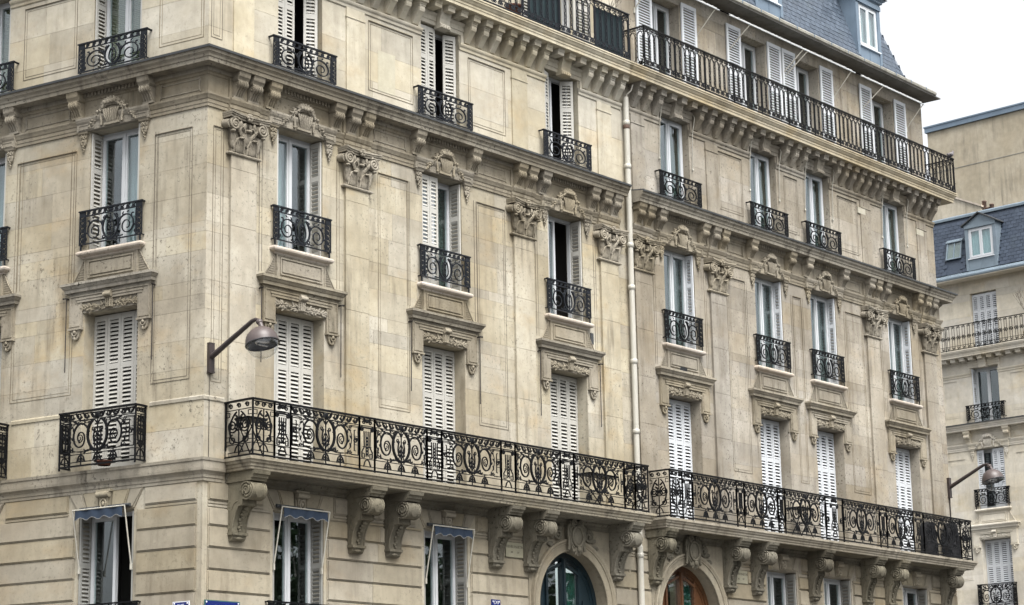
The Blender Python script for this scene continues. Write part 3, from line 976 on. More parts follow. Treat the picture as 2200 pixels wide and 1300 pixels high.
def m_friezepanel(x0, x1):
    mb = MB()
    if x1 - x0 < 0.3:
        return mb
    mb.frame(x0, x1, 12.955, 13.165, 0.016, -0.028, -0.01)
    for sx, xe in ((-1, x0), (1, x1)):
        mb.tube(bez((xe - sx * 0.02, 13.18), (xe + sx * 0.06, 13.14), (xe - sx * 0.06, 13.03), (xe + sx * 0.02, 12.93), 8, -0.025), 0.012, 4)
    return mb

def m_winblock():
    mb = MB()                       # plain block breaking the architrave over a window
    mb.molding(-0.79, 0.79, [(0.06, 12.662), (0.075, 12.67), (0.08, 12.79), (0.10, 12.82), (0.115, 12.86), (0.115, 12.892), (0.05, 12.905)], ret=False)
    mb.frame(-0.74, -0.40, 12.69, 12.775, 0.012, -0.088, -0.06)
    mb.frame(0.40, 0.74, 12.69, 12.775, 0.012, -0.088, -0.06)
    return mb

def m_pilblock():
    mb = MB()                       # architrave and frieze breaking forward above a pilaster
    mb.molding(-0.335, 0.335, [(0.06, 12.635), (0.06, 12.72), (0.07, 12.722), (0.07, 12.785), (0.085, 12.80), (0.11, 12.86), (0.11, 12.892), (0.05, 12.905)], ret=False)
    mb.box(-0.33, 0.33, -0.045, 0.02, 12.905, 13.25)
    return mb

# ------------------------------------------------------------------ dressing one window bay
def panelframe(x0, x1, z0, z1):
    mb = MB()
    mb.frame(x0, x1, z0, z1, 0.009, -0.006, 0.01)
    mb.frame(x0 + 0.052, x1 - 0.052, z0 + 0.052, z1 - 0.052, 0.006, -0.004, 0.01)
    mb.box(x0 + 0.009, x1 - 0.009, -0.022, 0.01, z1 - 0.009, z1 + 0.002)
    return mb

def bay(par, fr, c, pil, sm, cm, lm, dmat, second_floor=True):
    def P(key, fn, name, mat, x=c, **k):
        return put(cached(key, fn), name, mat, par, fr, x, **k)
    P('hood', m_hood, 'window_hood', lm)
    s_ = P('surround', m_surround, 'window_surround', cm)
    sub(cached('garland', m_garland), 'garland', dmat, s_)
    P('apron', m_apron, 'window_apron', cm)
    P('sill', m_sill, 'window_sill', 'sill' if par is not far else 'far')
    P('winblock', m_winblock, 'lintel_block', cm)
    P('cartouche', m_cartouche, 'cartouche', dmat)
    P('dentils', m_dentils, 'dentil_band', cm, kind='stuff')
    for sx in (-1, 1):
        P('pendant', m_pendant, 'pendant', dmat, c + sx * 0.665)
        P('modillion', m_modillion, 'modillion', dmat, c + sx * 0.775)
        for z0, z1 in ((10.62, 12.42),):
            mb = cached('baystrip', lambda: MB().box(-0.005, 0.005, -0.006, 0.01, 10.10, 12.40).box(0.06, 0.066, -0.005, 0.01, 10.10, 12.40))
            put(mb, 'wall_fillet', 'groove_shade' if par is not far else sm, par, fr, c + sx * 0.885 - (0.06 if sx < 0 else 0))
    P('lintel', m_lintel, 'stepped_lintel', sm if par is not corner else 'stone_top')
    P('keybracket', m_keybracket, 'keystone_bracket', sm if par is not corner else 'stone_top')
    if pil:
        for sx in (-1, 1):
            x = c + sx * PIL
            P('pilaster', m_pilaster, 'pilaster', sm, x)
            P('capital', m_capital, 'capital', dmat, x)
            P('pilblock', m_pilblock, 'entablature_block', cm, x)
            P('pilaster_top', m_pilaster_top, 'pilaster_strip', sm if par is not corner else 'stone_top', x)
            for d in (-0.165, 0.165):
                P('modillion', m_modillion, 'modillion', dmat, x + d)

for i, c in enumerate(W):
    bay(corner, FA, c, i != 1, 'stone', 'carved', 'ledge', 'carved')
for c in BC:
    bay(corner, FB, c, False, 'stone', 'carved', 'ledge', 'carved')
for i, c in enumerate(V):
    bay(second, FA, c, i in (0, 3), 'stone2', 'carved', 'carved', 'carved')
for c in (0.19, 3.6):
    bay(far, FF, c, False, 'far', 'far', 'far', 'far')

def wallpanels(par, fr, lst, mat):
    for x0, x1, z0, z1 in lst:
        put(panelframe(x0, x1, z0, z1), 'wall_panel', 'groove_shade' if par is not far else mat, par, fr)
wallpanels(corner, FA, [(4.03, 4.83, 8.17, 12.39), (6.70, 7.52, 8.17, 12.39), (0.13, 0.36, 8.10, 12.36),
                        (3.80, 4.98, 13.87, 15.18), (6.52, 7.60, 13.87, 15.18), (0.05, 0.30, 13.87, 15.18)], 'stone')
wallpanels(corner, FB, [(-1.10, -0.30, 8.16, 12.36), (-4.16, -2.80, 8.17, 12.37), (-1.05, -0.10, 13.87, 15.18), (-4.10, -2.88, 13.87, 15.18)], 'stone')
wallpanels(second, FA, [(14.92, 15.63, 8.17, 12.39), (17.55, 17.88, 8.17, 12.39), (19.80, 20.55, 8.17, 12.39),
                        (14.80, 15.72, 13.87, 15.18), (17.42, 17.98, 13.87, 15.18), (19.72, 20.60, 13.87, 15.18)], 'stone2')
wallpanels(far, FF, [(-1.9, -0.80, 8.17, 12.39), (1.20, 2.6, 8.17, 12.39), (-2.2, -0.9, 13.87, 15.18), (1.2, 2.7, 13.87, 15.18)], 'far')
# repaired pale stone panel on the fourth floor
put(MB().box(4.05, 4.50, -0.006, 0.0, 13.92, 14.68), 'stone_repair', 'patch', corner, FA, label='pale squared stone repair patch')
put(MB().box(20.62, 20.95, -0.033, 0.0, 14.93, 15.08), 'stone_repair', 'patch', second, FA)
put(MB().box(23.4, 23.75, -0.033, 0.0, 14.93, 15.08), 'stone_repair', 'patch', second, FA)

# impost bands, frieze panels, mutules and brackets
def spans(x0, x1, cols, half):
    out = []; a = x0
    for c in sorted(cols):
        out.append((a, c - half)); a = c + half
    out.append((a, x1))
    return [(p, q) for p, q in out if q - p > 0.05]
for par, fr, x0, x1, cols, mt, pils in ((corner, FA, 0.0, X1 - 0.12, W, 'stone_top', (0, 2)), (corner, FB, -7.2, 0.0, BC, 'stone_top', ()), (second, FA, X1 + 0.13, X2, V, 'stone2', (0, 3)), (far, FF, -6.0, 9.0, [0.19, 3.6], 'far', ())):
    for p, q in spans(x0, x1, cols, 0.53):
        put(m_impost(p, q), 'impost_band', mt, par, fr)
    fb = [c for c in cols]
    blk = [(c - 0.95, c + 0.95) for c in cols]
    for k in pils:
        blk += [(cols[k] - PIL - 0.42, cols[k] + PIL + 0.42)]
    a = x0 + 0.12
    for b0, b1 in sorted(blk) + [(x1 - 0.1, x1)]:
        if b0 - a > 0.35:
            put(m_friezepanel(a + 0.05, b0 - 0.05), 'frieze_panel', 'carved' if par is not far else 'far', par, fr)
        a = max(a, b1)
    # mutules at an even pitch, fitted between the window axes
    xs = []
    edges = [x0 + 0.17] + sorted(cols) + [x1 - 0.17]
    for i in range(len(edges) - 1):
        n = max(1, round((edges[i + 1] - edges[i]) / 0.363))
        xs += [edges[i] + (edges[i + 1] - edges[i]) * k / n for k in range(n)]
    xs.append(edges[-1])
    for x in xs:
        put(cached('mutule', m_mutule), 'mutule', mt, par, fr, x)
        if all(abs(x - c) > 0.6 for c in cols) and par is not far:
            put(cached('bracket', m_bracket), 'bracket', mt, par, fr, x)

# ------------------------------------------------------------------ base: voussoirs, door arches, balcony slabs and consoles
def voussoirs(wall, c, mat):
    xt = [-0.78, -0.50, -0.13, 0.13, 0.50, 0.78]
    xb = [-0.60, -0.39, -0.11, 0.11, 0.39, 0.60]
    for i in range(5):
        key = i == 2
        g = 0.008
        mb = MB()
        a, b, p, q = xb[i] + g, xb[i + 1] - g, xt[i] + g, xt[i + 1] - g
        y = -0.075 if key else -0.03
        mb.poly_y([(a, 6.19), (b, 6.19), (q, 6.50), (p, 6.50)], y * 0.5, 0.03)
        mb.poly_y([(a + 0.025, 6.215), (b - 0.025, 6.215), (q - 0.025, 6.475), (p + 0.025, 6.475)], y, y * 0.4)
        if key:
            mb.tube([(-0.13, -0.09, 6.44), (0.13, -0.09, 6.44)], 0.05, 8)
            mb.tube(arc(0, 6.29, 0.06, 0.075, 0, 360, 12, -0.085), 0.016, 5)
            mb.ell((0, -0.08, 6.29), (0.035, 0.03, 0.045), 7, 5)
            mb.box(-0.15, 0.15, -0.10, 0.0, 6.485, 6.52)
        o = put(mb, 'stone_block', mat)
        o.parent = wall
        o.location = (c, 0, 0)
for wl, cs in ((wallA, W[:2]), (wallB, BC), (wall2, V[1:]), (wallF, [0.19, 3.6])):
    for c in cs:
        voussoirs(wl, c, 'base' if wl is not wallF else 'far')

def m_arch():
    mb = MB()
    r0, r1, zc = 1.03, 1.31, 5.03
    n = 28
    # spandrel plate with the arch cut out of it
    out = []
    for i in range(n + 1):
        a = PI * i / n
        x, z = math.cos(a), math.sin(a)
        k = min(1.31 / max(abs(x), 1e-6), 1.47 / max(z, 1e-6))
        out.append((x * k, z * k + zc))
    inn = [(r0 * math.cos(PI * i / n), r0 * math.sin(PI * i / n) + zc) for i in range(n + 1)]
    vs = [(x, -0.02, z) for x, z in inn] + [(x, -0.02, z) for x, z in out] + [(x, 0.42, z) for x, z in inn]
    fs = [(i, i + 1, n + 2 + i, n + 1 + i) for i in range(n)] + [(i, i + 1, 2 * n + 3 + i, 2 * n + 2 + i) for i in range(n)]
    mb.add(vs, fs)
    for sx in (-1, 1):
        a, b = sorted((sx * r0, sx * r1))
        mb.box(a, b, -0.02, 0.0, 0.0, zc)
    # archivolt: stepped mouldings
    prof = [(1.03, 0.0), (1.03, -0.05), (1.05, -0.058), (1.065, -0.05), (1.17, -0.055), (1.175, -0.075), (1.195, -0.08), (1.20, -0.07), (1.215, -0.085), (1.24, -0.10), (1.255, -0.10), (1.265, -0.085), (1.265, 0.0)]
    m = len(prof)
    pth = [(1, 0.0, -5.0)] + [(math.cos(PI * i / n), math.sin(PI * i / n), 0) for i in range(n + 1)] + [(-1, 0.0, -5.0)]
    vs = []
    for cx, cz, dz in pth:
        for r, y in prof:
            vs.append((cx * r, y, zc + (cz * r if dz == 0 else dz + 0.0)))
    fs = []
    for i in range(len(pth) - 1):
        for j in range(m - 1):
            a = i * m + j
            fs.append((a, a + 1, a + 1 + m, a + m))
    mb.add(vs, fs)
    return mb

def m_archkey():
    mb = MB()                       # oval shield keystone with scrolled crest and flanking sprays
    mb.poly_y([(-0.13, 6.02), (0.13, 6.02), (0.22, 6.25), (0.20, 6.62), (-0.20, 6.62), (-0.22, 6.25)], -0.15, 0.0)
    mb.tube(arc(0, 6.33, 0.155, 0.19, 0, 360, 24, -0.17)[:-1], 0.028, 6, closed=True)
    mb.tube(arc(0, 6.33, 0.205, 0.24, 0, 360, 24, -0.15)[:-1], 0.02, 6, closed=True)
    mb.ell((0, -0.155, 6.33), (0.14, 0.035, 0.175), 14, 6)
    for sx in (-1, 1):
        mb.tube(spiral(sx * 0.10, 6.585, 0.075, 1.6, -PI / 2, sx, 0.2, 18, -0.17), 0.022, 6)
        mb.tube(bez((sx * 0.22, 6.55), (sx * 0.30, 6.40), (sx * 0.18, 6.20), (sx * 0.25, 6.06), 10, -0.13), 0.03, 6)
        mb.tube(spiral(sx * 0.46, 6.36, 0.13, 1.6, PI * 0.6 if sx > 0 else PI * 0.4, -sx, 0.15, 22, -0.06), 0.03, 6)
        for k in range(6):
            leafy(mb, sx * (0.34 + 0.07 * k), 6.42 - 0.03 * k * k * 0.5, -0.03, (PI / 2 - 0.4 - 0.35 * k) if sx > 0 else (PI / 2 + 0.4 + 0.35 * k), 0.16, 0.045, 0.05, 0.03)
        leafy(mb, sx * 0.62, 6.20, -0.03, -PI / 2 + sx * 0.3, 0.22, 0.05, 0.05, 0.02)
    for k in range(5):
        leafy(mb, 0, 6.12, -0.14, -PI / 2 + (k - 2) * 0.5, 0.16, 0.035, 0.04, 0.02)
    mb.ell((0, -0.19, 6.08), (0.05, 0.045, 0.06), 8, 5)
    return mb

for par, c in ((corner, 9.31), (second, 13.13)):
    o = put(cached('arch', m_arch), 'door_arch', 'base', par, FA, c)
    sub(cached('archkey', m_archkey), 'keystone', 'console', o)

SLAB = [(0.0, 6.66), (0.60, 6.66), (0.625, 6.668), (0.63, 6.71), (0.645, 6.715), (0.65, 6.755), (0.675, 6.77), (0.685, 6.81), (0.705, 6.815), (0.705, 6.862)]
def slab(par, fr, x0, x1, reach, mat, dz=0.0):
    k = reach - 0.705
    mb = MB()
    mb.molding(x0 + 0.09, x1 - 0.09, [(o + k if o > 0.1 else 0.45 + k, z) for o, z in SLAB[1:]], back=0.10)
    # the joints of the slabs show as seams below
    n = int((x1 - x0) / 1.15)
    o = put(mb, 'balcony_slab', mat, par, fr, 0, 0, dz)
    for i in range(n):
        a = x0 + 0.16 + (x1 - x0 - 0.32) * i / n; b = x0 + 0.16 + (x1 - x0 - 0.32) * (i + 1) / n
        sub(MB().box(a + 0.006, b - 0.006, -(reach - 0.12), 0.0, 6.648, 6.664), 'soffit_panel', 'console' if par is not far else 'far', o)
    # string moulding against the wall under the slab
    mb = MB(); mb.molding(x0 + 0.1, x1 - 0.1, [(0.015, 6.505), (0.02, 6.54), (0.035, 6.545), (0.04, 6.59), (0.075, 6.625), (0.08, 6.655)], ret=False)
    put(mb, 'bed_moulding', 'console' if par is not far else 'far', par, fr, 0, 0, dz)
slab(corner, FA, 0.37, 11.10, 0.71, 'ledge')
slab(second, FA, 11.60, 24.36, 0.60, 'carved')
CON1 = [0.665, 3.37, 4.277, 7.0, 7.99, 10.62]
CON2 = [11.87, 14.48, 15.5, 17.74, 19.97, 21.0, 23.62]
for x in CON1:
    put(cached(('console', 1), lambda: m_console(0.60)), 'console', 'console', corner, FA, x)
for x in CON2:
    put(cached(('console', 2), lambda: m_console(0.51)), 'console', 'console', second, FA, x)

# ------------------------------------------------------------------ ironwork
def rail_small(wd, h):
    """iron guard of a single window; local z 0..h, x centred; returns (frame, scrollwork)"""
    a = wd / 2
    fr_ = MB()
    fr_.box(-a - 0.012, a + 0.012, -0.022, 0.022, h - 0.016, h + 0.008)
    fr_.box(-a, a, -0.009, 0.009, h - 0.105, h - 0.087)
    fr_.box(-a, a, -0.011, 0.011, 0.0, 0.02)
    for x in (-a + 0.009, a - 0.009, -a + 0.125, a - 0.125):
        fr_.box(x - 0.009, x + 0.009, -0.009, 0.009, 0.0, h)
    for sx in (-1, 1):
        x = sx * (a - 0.01)
        fr_.box(x - 0.02, x + 0.02, 0.0, 0.14, h - 0.016, h + 0.004)
        fr_.box(x - 0.01, x + 0.01, 0.0, 0.14, 0.0, 0.018)
        fr_.box(sx * (a - 0.04) - 0.012, sx * (a - 0.04) + 0.012, -0.01, 0.01, -0.11, 0.0)
    s = MB()
    t = 0.0115
    n = 9
    x0 = -a + 0.13; x1 = a - 0.13
    for i in range(n):              # top band of little scrolls
        cx = x0 + (x1 - x0) * (i + 0.5) / n
        s.tube(spiral(cx, h - 0.055, 0.034, 1.3, 0, 1 if cx < 0 else -1, 0.25, 10), t, 4)
        s.tube([(cx - 0.05, 0, h - 0.09), (cx + 0.05, 0, h - 0.018)], t * 0.8, 4)
    for sx in (-1, 1):              # side bands
        cx = sx * (a - 0.067)
        m = 5
        for i in range(m):
            cz = 0.02 + (h - 0.13) * (i + 0.5) / m
            s.tube(spiral(cx, cz, 0.038, 1.3, PI / 2, sx, 0.25, 10), t, 4)
            s.tube([(cx - 0.05, 0, cz - 0.05), (cx + 0.05, 0, cz + 0.05)], t * 0.8, 4)
            s.tube([(cx + 0.05, 0, cz - 0.05), (cx - 0.05, 0, cz + 0.05)], t * 0.8, 4)
        s.box(cx - 0.055, cx + 0.055, -0.008, 0.008, h - 0.09, h - 0.02)
    H = h - 0.12
    b = x1
    for sx in (-1, 1):
        # lyre
        s.tube(bez((0, 0.03), (sx * 0.22, 0.10), (sx * 0.20, H * 0.75), (sx * 0.075, H * 0.96), 12), 0.019, 4)
        s.tube(bez((0, 0.09), (sx * 0.11, 0.12), (sx * 0.085, H * 0.6), (sx * 0.03, H * 0.80), 10), 0.012, 4)
        cx = sx * (0.155 + (b - 0.155) * 0.50); rr = (b - 0.155) * 0.49
        pts = []
        for i in range(37):
            t = i / 36
            aa = R(170) - 2 * PI * 1.75 * t
            q = 1.0 - 0.80 * t ** 0.85
            pts.append((cx + sx * rr * q * math.cos(aa), 0, H * 0.48 + H * 0.44 * q * math.sin(aa) - 0.015 * t))
        s.tube(pts, 0.016, 4, r1=0.010)
        s.tube(bez((sx * 0.05, 0.03), (sx * 0.16, 0.09), (sx * 0.20, 0.02), (sx * 0.27, 0.06), 8), 0.012, 4)
        s.tube(spiral(sx * 0.15, 0.08, 0.04, 1.2, -PI / 2, -sx, 0.3, 9), 0.010, 4)
        s.tube(spiral(sx * 0.14, H - 0.05, 0.035, 1.2, PI / 2, sx, 0.3, 9), 0.010, 4)
        s.tube([(sx * (b - 0.01), 0, 0.03), (sx * (b - 0.01), 0, H)], 0.008, 4)
        for k in range(7):
            aa = R(150 - 30 * k)
            leafy(s, cx + sx * rr * math.cos(aa), H * 0.48 + H * 0.44 * math.sin(aa), 0.0, (aa - 1.0) if sx > 0 else (PI - aa + 1.0), 0.06, 0.016, 0.012)
            if k % 2: leafy(s, cx + sx * rr * math.cos(aa), H * 0.48 + H * 0.44 * math.sin(aa), 0.0, (aa - 2.3) if sx > 0 else (PI - aa + 2.3), 0.06, 0.015, 0.012)
    s.tube([(0, 0, 0.02), (0, 0, H)], 0.011, 4)
    for z in (0.12, 0.2, 0.28):
        s.ell((0, 0, z * h / 0.5), (0.028, 0.014, 0.03), 6, 4)
    s.ell((0, 0, h - 0.055), (0.06, 0.014, 0.035), 8, 4)
    return fr_, s

def small_rail(par, fr, c, z, wd, h, y, mat):
    key = ('railing', wd, h)
    if key not in CACHE:
        f_, s_ = rail_small(wd, h)
        CACHE[key] = (f_.mesh('railing'), s_.mesh('scrollwork'))
    a, b = CACHE[key]
    o = put(a, 'window_railing', mat, par, fr, c, y, z)
    sub(b, 'scrollwork', mat, o)

def panel_main(wd, h):
    s = MB()
    a = wd / 2 - 0.02
    top = h - 0.15
    # running scroll band
    n = int(round(wd / 0.145)) // 2 * 2
    for i in range(n):
        cx = -a + 2 * a * (i + 0.5) / n
        d = -1 if cx > 0 else 1
        s.tube(spiral(cx, h - 0.085, 0.045, 1.15, PI if d > 0 else 0, -d, 0.3, 11), 0.0105, 4)
        s.tube(bez((cx - d * 0.07, h - 0.03), (cx - d * 0.04, h - 0.15), (cx + d * 0.02, h - 0.15), (cx + d * 0.06, h - 0.09), 6), 0.013, 4)
    s.ell((0, 0, h - 0.08), (0.06, 0.03, 0.05), 8, 4)
    for k in range(5):
        leafy(s, 0, top + 0.01, -0.01, PI / 2 + (k - 2) * 0.55, 0.09, 0.022, 0.02)
    for z in (0.075, 0.20):
        s.tube([(-a, 0, z), (a, 0, z)], 0.009, 4)
    s.tube([(-a, 0, top), (a, 0, top)], 0.010, 4)
    s.tube([(-a, 0, top - 0.05), (-0.12, 0, top - 0.05)], 0.007, 4)
    s.tube([(0.12, 0, top - 0.05), (a, 0, top - 0.05)], 0.007, 4)
    for x in (-0.34, 0.0, 0.34):    # bell-shaped feet
        s.tube([(x, 0, 0.02), (x, 0, 0.24)], 0.010, 4)
        for sx in (-1, 1):
            s.tube(bez((x, 0.185), (x + sx * 0.07, 0.18), (x + sx * 0.06, 0.10), (x + sx * 0.09, 0.07), 7), 0.013, 4)
            s.tube(spiral(x + sx * 0.035, 0.105, 0.03, 1.1, PI / 2, sx, 0.3, 8), 0.009, 4)
        s.ell((x, 0, 0.15), (0.022, 0.015, 0.04), 6, 4)
    H0, H1 = 0.22, top - 0.01
    hm = (H0 + H1) / 2
    for sx in (-1, 1):
        s.tube(bez((0, H0 + 0.01), (sx * 0.26, H0 + 0.08), (sx * 0.25, H1 - 0.10), (sx * 0.10, H1 - 0.01), 14), 0.024, 4)
        s.tube(bez((sx * 0.10, H1 - 0.01), (sx * 0.05, H1 + 0.02), (sx * 0.03, H1 - 0.05), (0, H1 - 0.08), 6), 0.013, 4)
        s.tube(bez((0, H0 + 0.10), (sx * 0.10, H0 + 0.14), (sx * 0.10, hm), (sx * 0.045, H1 - 0.16), 9), 0.013, 4)
        cx = sx * 0.365
        pts = []
        for i in range(41):         # tall oval scroll winding inward
            t = i / 40
            aa = R(165) - 2 * PI * 1.62 * t
            q = 1.0 - 0.80 * t ** 0.85
            pts.append((cx + sx * 0.195 * q * math.cos(aa), 0, hm + 0.0 + 0.255 * q * math.sin(aa) - 0.03 * t))
        s.tube(pts, 0.019, 4, r1=0.011)
        s.ell(pts[-1], (0.022, 0.012, 0.03), 6, 4)
        s.tube(bez((sx * 0.05, H0), (sx * 0.15, H0 + 0.08), (sx * 0.2, H0 - 0.01), (sx * 0.28, H0 + 0.05), 8), 0.014, 4)
        for k in range(8):          # acanthus along the outer side of the scroll
            aa = R(150 - 27 * k)
            leafy(s, cx + sx * 0.20 * math.cos(aa), hm + 0.26 * math.sin(aa), 0.0, (aa - 1.0) if sx > 0 else (PI - aa + 1.0), 0.085, 0.021, 0.014)
        for k in range(4):
            aa = R(120 - 40 * k)
            leafy(s, cx + sx * 0.19 * math.cos(aa), hm + 0.25 * math.sin(aa), 0.0, (aa - 2.3) if sx > 0 else (PI - aa + 2.3), 0.075, 0.018, 0.012)
        for k in range(2):
            leafy(s, sx * 0.015, H0 + 0.09 + 0.07 * k, 0.0, R(90 - sx * 40), 0.085, 0.022, 0.012)
        s.tube(spiral(sx * 0.085, H1 - 0.15, 0.035, 1.2, -PI / 2, sx, 0.3, 10), 0.009, 4)
        s.tube([(sx * 0.10, 0, 0.245), (sx * a, 0, 0.245)], 0.007, 4)
        s.tube(spiral(sx * 0.17, H1 - 0.03, 0.04, 1.2, PI / 2, sx, 0.25, 10), 0.010, 4)
        for k in range(3):
            leafy(s, sx * (0.10 + 0.06 * k), H0 + 0.03, 0, R(90 - sx * 60 + 30 * k), 0.075, 0.021, 0.012)
        # fine tendrils between the scrolls and the rails
        for (p0, p1, p2, p3) in (((0.20, H1 - 0.01), (0.30, H1 + 0.01), (0.42, H1 - 0.0), (0.52, H1 - 0.07)), ((0.58, hm + 0.14), (0.64, hm + 0.05), (0.60, hm - 0.08), (0.55, hm - 0.16)),
                                 ((0.14, H0 + 0.04), (0.26, H0 - 0.01), (0.40, H0 + 0.0), (0.55, H0 + 0.06)), ((0.20, hm - 0.05), (0.17, hm + 0.02), (0.17, hm + 0.08), (0.21, hm + 0.15))):
            s.tube(bez(*[(sx * x, z) for x, z in (p0, p1, p2, p3)], 8), 0.0075, 4)
        s.tube(spiral(sx * 0.575, H1 - 0.05, 0.035, 1.2, 0 if sx > 0 else PI, sx, 0.3, 9), 0.0085, 4)
        s.tube(spiral(sx * 0.575, H0 + 0.06, 0.035, 1.2, 0 if sx > 0 else PI, -sx, 0.3, 9), 0.0085, 4)
        s.tube(spiral(sx * 0.375, hm - 0.02, 0.075, 1.4, -PI / 2, -sx, 0.25, 14), 0.009, 4)
        s.tube([(sx * 0.055, 0, H0 + 0.05), (sx * 0.055, 0, H0 + 0.22), (sx * 0.02, 0, H0 + 0.30)], 0.008, 4)
        s.tube([(sx * 0.04, 0, top - 0.085), (sx * a, 0, top - 0.085)] if a < 0.7 else [(sx * 0.60, 0, top - 0.085), (sx * 0.30, 0, top - 0.025)], 0.005, 4)
        # key fret at the side
        e = a - 0.015
        if e - 0.57 > 0.12:
            for q in ([(0.60, H1 - 0.02), (e, H1 - 0.02), (e, H1 - 0.19), (0.67, H1 - 0.19), (0.67, H1 - 0.09), (e - 0.06, H1 - 0.09)],
                      [(0.60, H0 + 0.02), (e, H0 + 0.02), (e, H0 + 0.19), (0.67, H0 + 0.19), (0.67, H0 + 0.09), (e - 0.06, H0 + 0.09)],
                      [(e, H0 + 0.19), (e, H1 - 0.19)], [(0.67, H0 + 0.19), (0.67, H1 - 0.19)]):
                s.tube([(sx * x, 0, z) for x, z in q], 0.010, 4)
            s.tube(spiral(sx * 0.70, hm, 0.05, 1.3, 0 if sx > 0 else PI, sx, 0.3, 10), 0.013, 4)
        else:
            for z in (H0 + 0.06, H1 - 0.14):
                s.tube([(sx * (e - 0.035), 0, z), (sx * e, 0, z), (sx * e, 0, z + 0.09), (sx * (e - 0.035), 0, z + 0.09)], 0.009, 4, closed=True)
            s.tube([(sx * e, 0, H0), (sx * e, 0, H1)], 0.009, 4)
    s.tube([(0, 0, 0.2), (0, 0, H1)], 0.012, 4)
    for z in (0.30, 0.37, 0.44, 0.51):
        s.ell((0, 0, z), (0.026, 0.018, 0.034), 6, 4)
        for sx in (-1, 1):
            s.ell((sx * 0.075, 0, z + 0.05), (0.018, 0.014, 0.018), 6, 4)
    return s

def panel_slim(wd, h):
    s = MB()
    a = wd / 2 - 0.015
    top = h - 0.15
    b = min(a, 0.17)
    for sx in (-1, 1):
        s.tube(spiral(sx * b * 0.5, h - 0.085, 0.04, 1.3, PI / 2, sx, 0.3, 10), 0.012, 4)
        leafy(s, sx * 0.02, h - 0.08, 0, R(90 - sx * 50), 0.09, 0.022, 0.012)
        s.tube(spiral(sx * b * 0.72, top - 0.055, 0.042, 1.5, PI / 2, -sx, 0.25, 12), 0.014, 4)
        s.tube([(sx * b * 0.45, 0, top - 0.09), (sx * b * 0.40, 0, 0.40), (sx * b * 0.75, 0, 0.32), (sx * b * 0.75, 0, 0.22)], 0.012, 4)
        s.tube([(sx * b * 0.15, 0, top - 0.09), (sx * b * 0.15, 0, 0.24)], 0.010, 4)
        s.tube(bez((0, 0.185), (sx * 0.07, 0.18), (sx * 0.06, 0.10), (sx * 0.09, 0.07), 7), 0.012, 4)
        s.tube([(sx * b * 0.75, 0, 0.22), (sx * b * 0.4, 0, 0.22), (sx * b * 0.4, 0, 0.29), (sx * b * 0.6, 0, 0.29)], 0.010, 4)
        if a > 0.24:
            s.tube(spiral(sx * (a - 0.06), 0.42, 0.07, 1.6, PI / 2, sx, 0.2, 14), 0.012, 4)
            s.tube([(sx * (a - 0.02), 0, 0.2), (sx * (a - 0.02), 0, top)], 0.010, 4)
    for k in range(6):
        s.ell((0, 0, 0.28 + 0.055 * k), (0.02, 0.014, 0.022), 6, 4)
    s.tube([(-b, 0, top - 0.03), (b, 0, top - 0.03)], 0.016, 4)
    s.tube([(-b * 0.6, 0, 0.40), (b * 0.6, 0, 0.40)], 0.011, 4)
    for z in (0.075, 0.20):
        s.tube([(-a, 0, z), (a, 0, z)], 0.009, 4)
    s.tube([(-a, 0, top), (a, 0, top)], 0.010, 4)
    s.ell((0, 0, h - 0.075), (0.035, 0.02, 0.03), 6, 4)
    return s

def panel_end(wd, h):
    s = MB()
    a = wd / 2 - 0.02
    top = h - 0.15
    n = 3
    for i in range(n):
        cx = -a + 2 * a * (i + 0.5) / n
        s.tube(spiral(cx, h - 0.085, 0.045, 1.25, 0, 1, 0.3, 10), 0.0125, 4)
    for z in (0.075, 0.20, top):
        s.tube([(-a, 0, z), (a, 0, z)], 0.009, 4)
    hm = 0.47
    for sx in (-1, 1):
        s.tube(spiral(sx * a * 0.52, hm + 0.03, a * 0.42, 2.0, PI / 2 + sx, sx, 0.14, 26), 0.014, 4)
        s.tube(bez((0, 0.22), (sx * a, 0.25), (sx * a * 0.9, 0.60), (sx * 0.05, top - 0.03), 12), 0.015, 4)
        s.tube(spiral(sx * a * 0.5, 0.28, a * 0.3, 1.3, PI / 2, -sx, 0.2, 14), 0.012, 4)
        for k in range(4):
            leafy(s, sx * 0.02, 0.42 + 0.07 * k, 0, R(90 - sx * 55), 0.09, 0.022, 0.012)
        s.tube([(sx * a, 0, 0.26), (sx * (a - 0.07), 0, 0.26), (sx * (a - 0.07), 0, 0.33), (sx * a, 0, 0.33)], 0.009, 4)
        s.tube([(sx * a, 0, top - 0.03), (sx * (a - 0.07), 0, top - 0.03), (sx * (a - 0.07), 0, top - 0.10), (sx * a, 0, top - 0.10)], 0.009, 4)
        s.tube(bez((0, 0.185), (sx * 0.08, 0.18), (sx * 0.07, 0.10), (sx * 0.10, 0.07), 7), 0.012, 4)
    s.tube([(0, 0, 0.02), (0, 0, top)], 0.012, 4)
    return s

